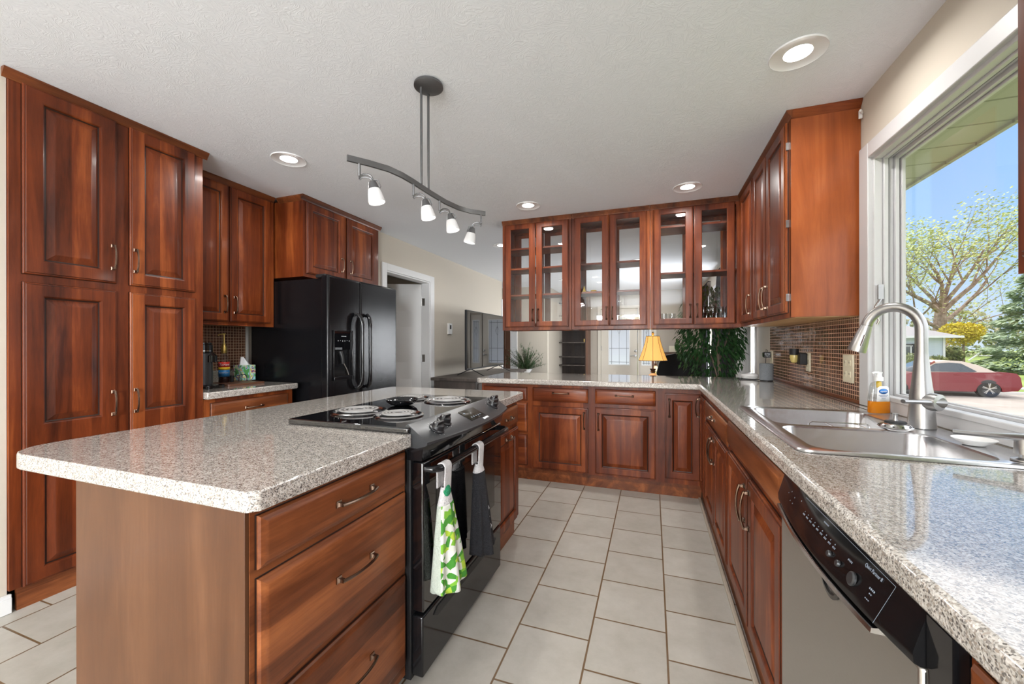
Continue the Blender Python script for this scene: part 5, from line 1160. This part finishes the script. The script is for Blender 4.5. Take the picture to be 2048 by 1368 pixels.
for x in (.03, .72):
    for y in (6.08, 6.68): MB().lathe([(.025, 0), (.03, .12)], (x, y, 0), 12).build('leg', M['brown'], t)
t = thing('sofa', 'brown leather sofa along the far wall, behind the black recliner', 'sofa', (.5, 9.2, 0))
cushion(MB(), .24, .86, 8.75, 9.38, .10, .48).build('seat', M['brownleather'], t, angle=60)
cushion(MB(), .22, .99, 9.40, 9.72, .12, 1.02).build('backrest', M['brownleather'], t, angle=60)
cushion(MB(), .86, .99, 9.02, 9.39, .10, .66, .05).build('arm', M['brownleather'], t, angle=60)
# ficus tree
t = thing('ficus_tree', 'leafy green potted ficus standing behind the peninsula on the right', 'plant', (.67, 4.72, 0))
MB().lathe([(.14, 0), (.18, .30), (.17, .31), (.13, .28), (0, .28)], (.67, 4.72, 0), 28, caps=False).build('pot', M['brown'], t)
MB().tube([(.68, 4.72, .28), (.685, 4.72, .6), (.67, 4.715, .9), (.655, 4.72, 1.15), (.66, 4.73, 1.5), (.62, 4.72, 1.75)], [.020, .018, .016, .015, .012, .006], 10).tube([(.675, 4.72, .75), (.60, 4.70, 1.05), (.48, 4.70, 1.3)], [.008, .007, .004], 6).tube([(.66, 4.72, 1.0), (.76, 4.73, 1.3), (.80, 4.74, 1.5)], [.008, .006, .004], 6).build('trunk', M['bark'], t)
mb = MB()
def leaf_at(mb, p, d, s, w_=.42):
    d = d.normalized(); sd_ = d.cross(Vector((random.uniform(-.4, .4), random.uniform(-.4, .4), 1))).normalized() * s * w_ * .5; up = sd_.cross(d).normalized() * s * .06
    mb.add([p, p + d * s * .35 + sd_ + up, p + d * s, p + d * s * .35 - sd_ + up, p + d * s * .4 - up * .5], [(0, 4, 1), (1, 4, 2), (0, 3, 4), (3, 2, 4)])
for k in range(1500):
    u = random.random(); zz = random.uniform(.86, 1.85) if u < .6 else random.uniform(1.05, 1.6)
    rr = .34 * math.sin(max(.05, min(1, (zz - .72) / 1.25)) * PI) ** .7
    a = random.uniform(0, 2 * PI); r_ = rr * random.uniform(.35, 1) ** .6
    p = Vector((.60 + r_ * math.cos(a) * 1.08, 4.74 + r_ * math.sin(a) * .8, zz))
    if p.x > .89: continue
    leaf_at(mb, p, Vector((math.cos(a) * .8, math.sin(a) * .8, -1.1 + random.uniform(-.5, .6))), random.uniform(.05, .085))
for bx, bz in ((.28, 1.22), (.30, 1.12), (.34, 1.02), (.36, 1.30), (.85, 1.25), (.85, 1.12), (.84, 1.02), (.44, .98), (.84, 1.32)):
    for k in range(16): leaf_at(mb, Vector((bx + random.uniform(-.05, .03), 4.68 + random.uniform(-.06, .06), bz + random.uniform(-.06, .06))), Vector((random.uniform(-.6, .6), random.uniform(-.6, .2), -1)), random.uniform(.045, .075))
mb.build('foliage', M['ficus'], t, recalc=False)
# curtains on the living room side wall
def curtain(y0, y1, z0, z1, m, name, label, flare=0, amp=.03, x=.95):
    t = thing(name, label, 'curtain', (x, (y0 + y1) / 2, z0))
    MB().grid(lambda u, v: Vector((x - amp * (.5 + .5 * math.sin(u * (y1 - y0) * 46)) * (.5 + .5 * (1 - v)) - flare * .2 * (1 - v), y0 + (y1 - y0) * u + flare * (1 - v) * (u - .2), z0 + (z1 - z0) * v)), int((y1 - y0) * 90), 10).build('fabric', m, t, solid=.003)
    MB().tube([(x + .01, y0 - .03, z1 + .015), (x + .01, y1 + .03, z1 + .015)], .008, 8).box(x + .01, 1.004, y0 + .02, y0 + .04, z1 + .008, z1 + .022).box(x + .01, 1.004, y1 - .04, y1 - .02, z1 + .008, z1 + .022).build('rod', M['blackmat'], t)
curtain(5.62, 6.85, .05, 2.33, M['curtain'], 'dark_curtain', 'near long black curtain on the living room side wall, behind the ficus', .5)
curtain(8.05, 8.95, .05, 2.33, M['curtain'], 'dark_curtain', 'far black curtain beside the living room window, above the sofa', 0)
curtain(4.70, 5.48, .1, 2.2, M['sheer'], 'sheer_curtain', 'white sheer curtain just past the end of the mosaic backsplash', 0, .02, .965)

# ================================================================== OUTDOORS
ax_ = Vector((1, 0, 0))
def terrain(x, y):
    # falls from the house to the street, then rises gently
    return -.30 - .56 * min(1, max(0, (y - 4) / 12.0)) + (.012 * max(0, y - 24) if y > 24 else 0)
def gfn(x0, x1, y0, y1, dz=0, n=24): return lambda u, v: Vector((x0 + (x1 - x0) * u, y0 + (y1 - y0) * v, terrain(x0 + (x1 - x0) * u, y0 + (y1 - y0) * v) + dz))
struct(MB().grid(gfn(1.3, 70, -20, 90), 40, 90).build('ground_lawn', M['lawn']))
struct(MB().grid(gfn(-30, 1.3, 12.5, 90), 10, 60).build('ground_front', M['lawn']))
struct(MB().grid(gfn(-30, 70, 8.2, 21.6, .02), 30, 40).build('ground_street', M['road']))
struct(MB().box(-30, 70, 21.6, 21.75, -.86, -.74).build('trim_5', M['dirtlight']))
struct(MB().box(-30, 70, 24.2, 25.0, -.86, -.815).build('ground_sidewalk', M['dirtlight']))
struct(MB().grid(gfn(-30, 70, -90, -6.4), 20, 40).build('ground_back', M['lawn']))
# own eave
t = thing('roof_eave', 'ribbed beige soffit and fascia of the house outside the kitchen window', 'eave', (1.4, 3, 2.3))
MB().box(1.165, 1.66, -8, 12, 2.30, 2.33).build('soffit', M['soffit'], t); MB().box(1.66, 1.685, -8, 12, 2.285, 2.46).build('fascia', M['soffit'], t)
struct(MB().box(-4.8, 1.8, -8, 12, 2.76, 2.85).build('trim_6', M['roofing']))
# car
t = thing('parked_car', 'red two-door convertible with a tan soft top parked on the street', 'car', (10.0, 20.6, -.86))
CX, CYy, CZ = 8.28, 20.15, -.86     # front bumper x, near side y
body = [(0.05, .30), (0.0, .48), (.06, .66), (.45, .78), (1.25, .86), (1.62, .93), (2.9, .95), (3.6, .95), (4.25, .97), (4.52, .93), (4.60, .78), (4.62, .45), (4.50, .28), (4.1, .24)]
def arch(cx, r=.37, n=10): return [(cx + r * math.cos(math.radians(a)), .24 + (r) * max(0, math.sin(math.radians(a))) ) for a in [180 * k / n for k in range(n + 1)]]
poly = body + arch(3.70) + [(3.2, .22), (1.5, .22)] + arch(.95) + [(.4, .24)]
bm = bmesh.new(); R = []
W_ = 1.86
def CP(x, zz, y): return Vector((CX + x, CYy + y, CZ + zz))
mb = MB(); n = len(poly); lay = [(0.05, .0), (0.0, .10), (0.0, .5), (.0, 1.36), (0, 1.76), (.05, 1.86)]
def tum(zz): return .10 * max(0, zz - .62) / .35
V = []; 
for (sh, yy) in ((1, 0), (1, W_)):
    V.append([CP(x, zz, (tum(zz) if yy == 0 else W_ - tum(zz))) for x, zz in poly])
mb.rings(V, cap0=False, cap1=False)
for side_, vs in ((0, V[0]), (1, V[1])):
    bb = bmesh.new(); vv = [bb.verts.new(p) for p in vs]; ee = [bb.edges.new((vv[i], vv[(i + 1) % n])) for i in range(n)]; bmesh.ops.triangle_fill(bb, use_beauty=True, edges=ee); bb.verts.index_update()
    mb.add([v.co.copy() for v in bb.verts], [[v.index for v in f.verts] for f in bb.faces]); bb.free()
bm.free(); mb.build('body', M['redcar'], t, angle=30)
top = [(1.55, .92), (2.25, 1.33), (2.7, 1.385), (3.1, 1.37), (3.5, 1.24), (3.98, .96)]
mb = MB(); mb.rings([[CP(x, zz, .10 + .55 * max(0, zz - .93)) for x, zz in top], [CP(x, zz, W_ - .10 - .55 * max(0, zz - .93)) for x, zz in top]]); mb.build('soft_top', M['tantop'], t, angle=30)
wn_ = [(1.78, .965), (2.28, 1.27), (2.7, 1.31), (3.05, 1.28), (3.42, .99), (3.30, .965)]
mb = MB(); mb.rings([[CP(x, zz, .085 + .55 * max(0, zz - .93)) for x, zz in wn_], [CP(x, zz, .13 + .55 * max(0, zz - .93)) for x, zz in wn_]]); mb.build('side_window', M['carglass'], t)
mb = MB(); mb.add([CP(1.56, .93, .16), CP(2.20, 1.315, .34), CP(2.20, 1.315, W_ - .34), CP(1.56, .93, W_ - .16)], [(0, 1, 2, 3)]); mb.build('windscreen', M['carglass'], t, solid=.03)
MB().tube([CP(1.56, .93, .10), CP(1.9, 1.14, .20), CP(2.26, 1.34, .30)], .035, 8).build('pillar', M['redcar'], t)
for wx in (.95, 3.70):
    for wy in (.0, W_ - .22):
        wh = MB().lathe([(.22, 0), (.335, .02), (.345, .06), (.345, .18), (.335, .22)], CP(wx, .345, wy - .01), 36, (0, 1, 0)).build('wheel', M['tyre'], t)
        k = MB().lathe([(.235, -.014), (.235, -.004), (.20, .004), (.20, .03)], CP(wx, .345, wy - .0), 36, (0, 1, 0), caps=False)
        for j in range(5):
            a = j * 2 * PI / 5 + .3
            for da in (-.13, .13): k.tube([CP(wx + .03 * math.cos(a), .345 + .03 * math.sin(a), wy - .012), CP(wx + .21 * math.cos(a + da), .345 + .21 * math.sin(a + da), wy - .012)], .016, 6)
        k.lathe([(.045, -.02), (.045, .01)], CP(wx, .345, wy - .004), 16, (0, 1, 0)); k.build('rim', M['alloy'], wh)
MB().box(*sorted((CX + 2.72, CX + 2.9)), CYy + .075, CYy + .095, CZ + .83, CZ + .86).build('door_pull', M['redcar'], t)
MB().box(CX + 4.50, CX + 4.60, CYy + .12, CYy + .45, CZ + .72, CZ + .86).build('tail_lamp', M['red'], t)
MB().tube([CP(1.80, .97, .08), CP(1.78, 1.0, -.08)], .06, 8, flat=.6).build('mirror', M['redcar'], t)
# neighbour's house
t = thing('neighbour_house', 'neighbour house with shade-tinted bluish siding, grey roof and a window', 'house', (12, 38, -.8))
MB().box(4.0, 18.7, 35.3, 44, -.9, 1.66).build('siding', M['siding'], t)
MB().box(18.62, 18.74, 35.24, 35.34, -.9, 1.66).build('corner_board', M['vinyl'], t)
mb = MB(); mb.add([(3, 34.7, 1.66), (19.4, 34.7, 1.66), (19.4, 44.6, 1.66), (3, 44.6, 1.66), (8, 39.5, 3.6), (14.6, 39.5, 3.6)], [(0, 1, 5, 4), (1, 2, 5), (2, 3, 4, 5), (3, 0, 4)]); mb.build('roof', M['roofing'], t)
MB().box(3, 19.4, 34.66, 34.72, 1.58, 1.72).box(19.36, 19.42, 34.7, 44.6, 1.58, 1.72).box(3, 19.4, 34.7, 35.3, 1.60, 1.63).build('gutter', M['vinyl'], t)
wf = MB().box(15.3, 15.42, 35.22, 35.3, -.12, 1.18).box(17.0, 17.12, 35.22, 35.3, -.12, 1.18).box(15.42, 17.0, 35.22, 35.3, 1.08, 1.18).box(15.42, 17.0, 35.22, 35.3, -.12, -.02).build('window', M['blackmat'], t)
MB().box(15.42, 17.0, 35.26, 35.3, -.02, 1.08).build('pane', M['carglass'], wf); MB().box(15.5, 15.56, 35.22, 35.26, 0, 1.05).box(15.42, 17.0, 35.22, 35.26, 1.0, 1.06).box(16.88, 16.94, 35.22, 35.26, 0, 1.05).build('inner_frame', M['vinyl'], wf)
# rails
for k, (x, y) in enumerate(((27.2, 51.9), (30.4, 52.2))):
    zt = terrain(x, y); o = MB().tube([(x - .9, y, zt), (x + .5, y, zt + 1.25), (x + .9, y, zt + 1.25), (x + .9, y, zt)], .07, 6).tube([(x - .1, y, zt + .5), (x + .9, y, zt + .5)] if k else [(x + .85, y, zt + .1), (x + .9, y, zt + .1)], .05, 6).build('stair_railing', M['vinyl'])
    tag(o, ('left white slanted handrail far across the lawn beyond the house' if k == 0 else 'right white slanted handrail far across the lawn, nearer the yellow bush'), 'railing')
o = MB().tube([(25.6, 51.5, -.6), (25.6, 51.5, 3.6)], .07, 6).build('white_post', M['vinyl']); tag(o, 'thin white post standing just right of the neighbour house', 'post')
# trees
def blob_leaves(mb, c, rx, ry, rz, n, s, shell=.45, tri=True):
    for k in range(n):
        v = Vector((random.gauss(0, 1), random.gauss(0, 1), random.gauss(0, 1))).normalized() * random.uniform(shell, 1) ** .5
        p = Vector((c[0] + v.x * rx, c[1] + v.y * ry, c[2] + v.z * rz)); a = Vector((random.uniform(-1, 1), random.uniform(-1, 1), random.uniform(-1, 1))).normalized() * s * random.uniform(.6, 1.3); b = a.cross(Vector((random.uniform(-1, 1), random.uniform(-1, 1), random.uniform(-1, 1)))).normalized() * s * .55
        mb.add([p - a * .5, p + b * .5, p + a * .5, p - b * .5], [(0, 1, 2, 3)])
t = thing('old_tree', 'big spreading old tree with light green new leaves behind the neighbour house', 'tree', (24.3, 46.6, -.6))
tr = MB(); lf = MB(); base = Vector((24.3, 46.6, -.6)); rgt = Vector((.943, .3325, 0))
def br(p, d, ln, r, lvl):
    pts = [p]; rs = [r]; q = p.copy(); dd = d.normalized()
    for k in range(4):
        dd = (dd + Vector((random.uniform(-.22, .22), random.uniform(-.22, .22), random.uniform(-.12, .2)))).normalized(); q = q + dd * ln / 4; pts.append(q.copy()); rs.append(r * (1 - .16 * (k + 1)))
    tr.tube(pts, rs, 7 if lvl < 2 else 5)
    if lvl >= 2:
        for k in range(52 if lvl == 3 else 30):
            c_ = pts[random.randint(1, 4)] + Vector((random.gauss(0, .6), random.gauss(0, .6), random.gauss(0, .4)))
            a = Vector((random.uniform(.2, 1), random.uniform(-.6, .6), random.uniform(-.1, .6))).normalized() * random.uniform(.16, .36); b = a.cross(Vector((random.uniform(-1, 1), random.uniform(-1, 1), 1))).normalized() * .07
            lf.add([c_ - a * .5, c_ + b, c_ + a * .5, c_ - b], [(0, 1, 2, 3)])
    if lvl < 3:
        for k in range(4 if lvl else 4):
            i = random.randint(2, 4); s_ = Vector((random.uniform(-1, 1), random.uniform(-1, 1), random.uniform(-.1, .7)))
            br(pts[i], (dd + s_ * .9), ln * random.uniform(.55, .8), rs[i] * .62, lvl + 1)
tr.tube([base, base + Vector((0, 0, 1.5)), base + Vector((.1, 0, 3.0)), base + rgt * .2 + Vector((0, 0, 5.0))], [.95, .62, .48, .36], 10)
for dx_, dz_, z0_, ln_, r_ in ((-1, .35, 3.2, 6.0, .26), (-1, .75, 4.6, 6, .30), (-.35, 1, 5.0, 4.8, .26), (.25, 1, 5.0, 4.8, .28), (.9, .75, 4.4, 6.5, .30), (1, .45, 3.6, 7.0, .28), (1, .12, 2.0, 6.2, .26), (.6, 1, 4.8, 5.6, .26), (-.7, 1, 4.8, 5.4, .24)):
    br(base + Vector((.1, 0, z0_)), rgt * dx_ + Vector((0, random.uniform(-.5, .5), dz_)), ln_, r_ * .72, 1)
tr.build('branches', M['bark'], t, recalc=False); lf.build('leaves', M['elm'], t, recalc=False)
def spruce(x, y, h, r, label):
    zb = terrain(x, y); t = thing('spruce_tree', label, 'tree', (x, y, zb)); MB().tube([(x, y, zb), (x, y, zb + h * .9)], [.22, .04], 8).build('trunk', M['bark'], t)
    mb = MB()
    for k in range(9000):
        u = random.random() ** .75; zz = .25 + (h - .3) * (1 - u); rr = r * (.06 + .94 * u ** .8) * (.82 + .18 * math.sin(zz * 7 + 2)) * random.uniform(.55, 1) ** .4; a = random.uniform(0, 2 * PI)
        p = Vector((x + rr * math.cos(a), y + rr * math.sin(a), zb + zz - rr * .12)); d_ = Vector((math.cos(a), math.sin(a), random.uniform(-.5, .15))) * random.uniform(.15, .34); s_ = Vector((-math.sin(a), math.cos(a), random.uniform(-.6, .6))) * .07
        mb.add([p - s_, p + s_, p + d_ + s_ * .4, p + d_ - s_ * .4], [(0, 1, 2, 3)])
    mb.build('needles', M['spruce'], t, recalc=False)
spruce(23.4, 35.3, 7.2, 3.2, 'wide grey-green spruce on the right side of the lawn')
def bush(x, y, zc, rx, rz, m, name, label, n=2600, s=.22, cat='shrub'):
    zb = terrain(x, y); t = thing(name, label, cat, (x, y, zb)); MB().tube([(x, y, zb), (x, y, zc)], [.12, .05], 6).build('stem', M['bark'], t); mb = MB()
    for q in range(6): blob_leaves(mb, (x + random.uniform(-.4, .4) * rx, y + random.uniform(-.4, .4) * rx, zc + random.uniform(-.25, .25) * rz), rx * .75, rx * .6, rz * .75, n // 6, s)
    mb.build('foliage', m, t, recalc=False)
bush(22.6, 40.5, 1.85, 1.45, 1.0, M['forsythia'], 'forsythia_bush', 'bright yellow blooming bush between the house and the spruce', 3000, .2)
bush(19.9, 37.5, .25, .9, .8, M['shrub'], 'green_shrub', 'dull green shrub below the yellow blooming bush', 2600, .25)
bush(15.3, 32.4, -.05, 1.2, .78, M['shrub'], 'clipped_bush', 'rounded olive bush in front of the neighbour house window', 3200, .12)
bush(17.9, 34.3, -.1, .55, .72, M['shrub'], 'dark_bush', 'smaller dark bush at the neighbour house wall, seen right of the faucet', 1600, .12)
bush(27.8, 38.6, 6.5, 2.0, 1.6, M['gold_tree'], 'golden_tree', 'golden-leaved tree showing above the spruce at the right', 2600, .25, cat='tree')
t = thing('distant_trees', 'hazy row of spring trees far behind the lawn', 'trees', (30, 70, 0)); t['kind'] = 'stuff'
mb = MB()
for k in range(26):
    x = -10 + k * 3.2; y = 66 + random.uniform(-3, 3); blob_leaves(mb, (x, y, 2.0), 3.4, 2.5, random.uniform(2.4, 4.4), 500, .6)
mb.build('foliage', M['far'], t, recalc=False)
for yc, ln, zc, hh, en in ((5.10, .62, 1.2, 1.7, 55.0), (7.6, 1.3, 1.10, 1.1, 120.0)):
    ld_ = bpy.data.lights.new('window_fill_lamp', 'AREA'); ld_.shape = 'RECTANGLE'; ld_.size = hh; ld_.size_y = ln; ld_.energy = en; ld_.color = (.93, .96, 1)
    lo_ = bpy.data.objects.new('window_fill_lamp', ld_); C.objects.link(lo_); lo_.location = (1.065, yc, zc); lo_.rotation_euler = Vector((1, 0, 0)).to_track_quat('Z', 'Y').to_euler()
# fill lamps added at the dining windows behind the camera to brighten the room
ld_ = bpy.data.lights.new('window_fill_lamp', 'AREA'); ld_.shape = 'RECTANGLE'; ld_.size = 1.27; ld_.size_y = 1.9; ld_.energy = WINFILL * 2.9; ld_.color = (.92, .96, 1)
lo_ = bpy.data.objects.new('window_fill_lamp', ld_); C.objects.link(lo_); lo_.location = (1.06, -3.6, 1.45); lo_.rotation_euler = Vector((1, 0, 0)).to_track_quat('Z', 'Y').to_euler()
for x0, x1, en in ((-1.77, -1.59, .30), (-1.10, -.37, 1.0)):
    ld_ = bpy.data.lights.new('window_fill_lamp', 'AREA'); ld_.shape = 'RECTANGLE'; ld_.size = x1 - x0; ld_.size_y = 1.27; ld_.energy = WINFILL * en; ld_.color = (.92, .96, 1)
    lo_ = bpy.data.objects.new('window_fill_lamp', ld_); C.objects.link(lo_); lo_.location = ((x0 + x1) / 2, -6.06, 1.525); lo_.rotation_euler = (-PI / 2 + PI, 0, 0)
    lo_.rotation_euler = Vector((0, -1, 0)).to_track_quat('Z', 'Y').to_euler()
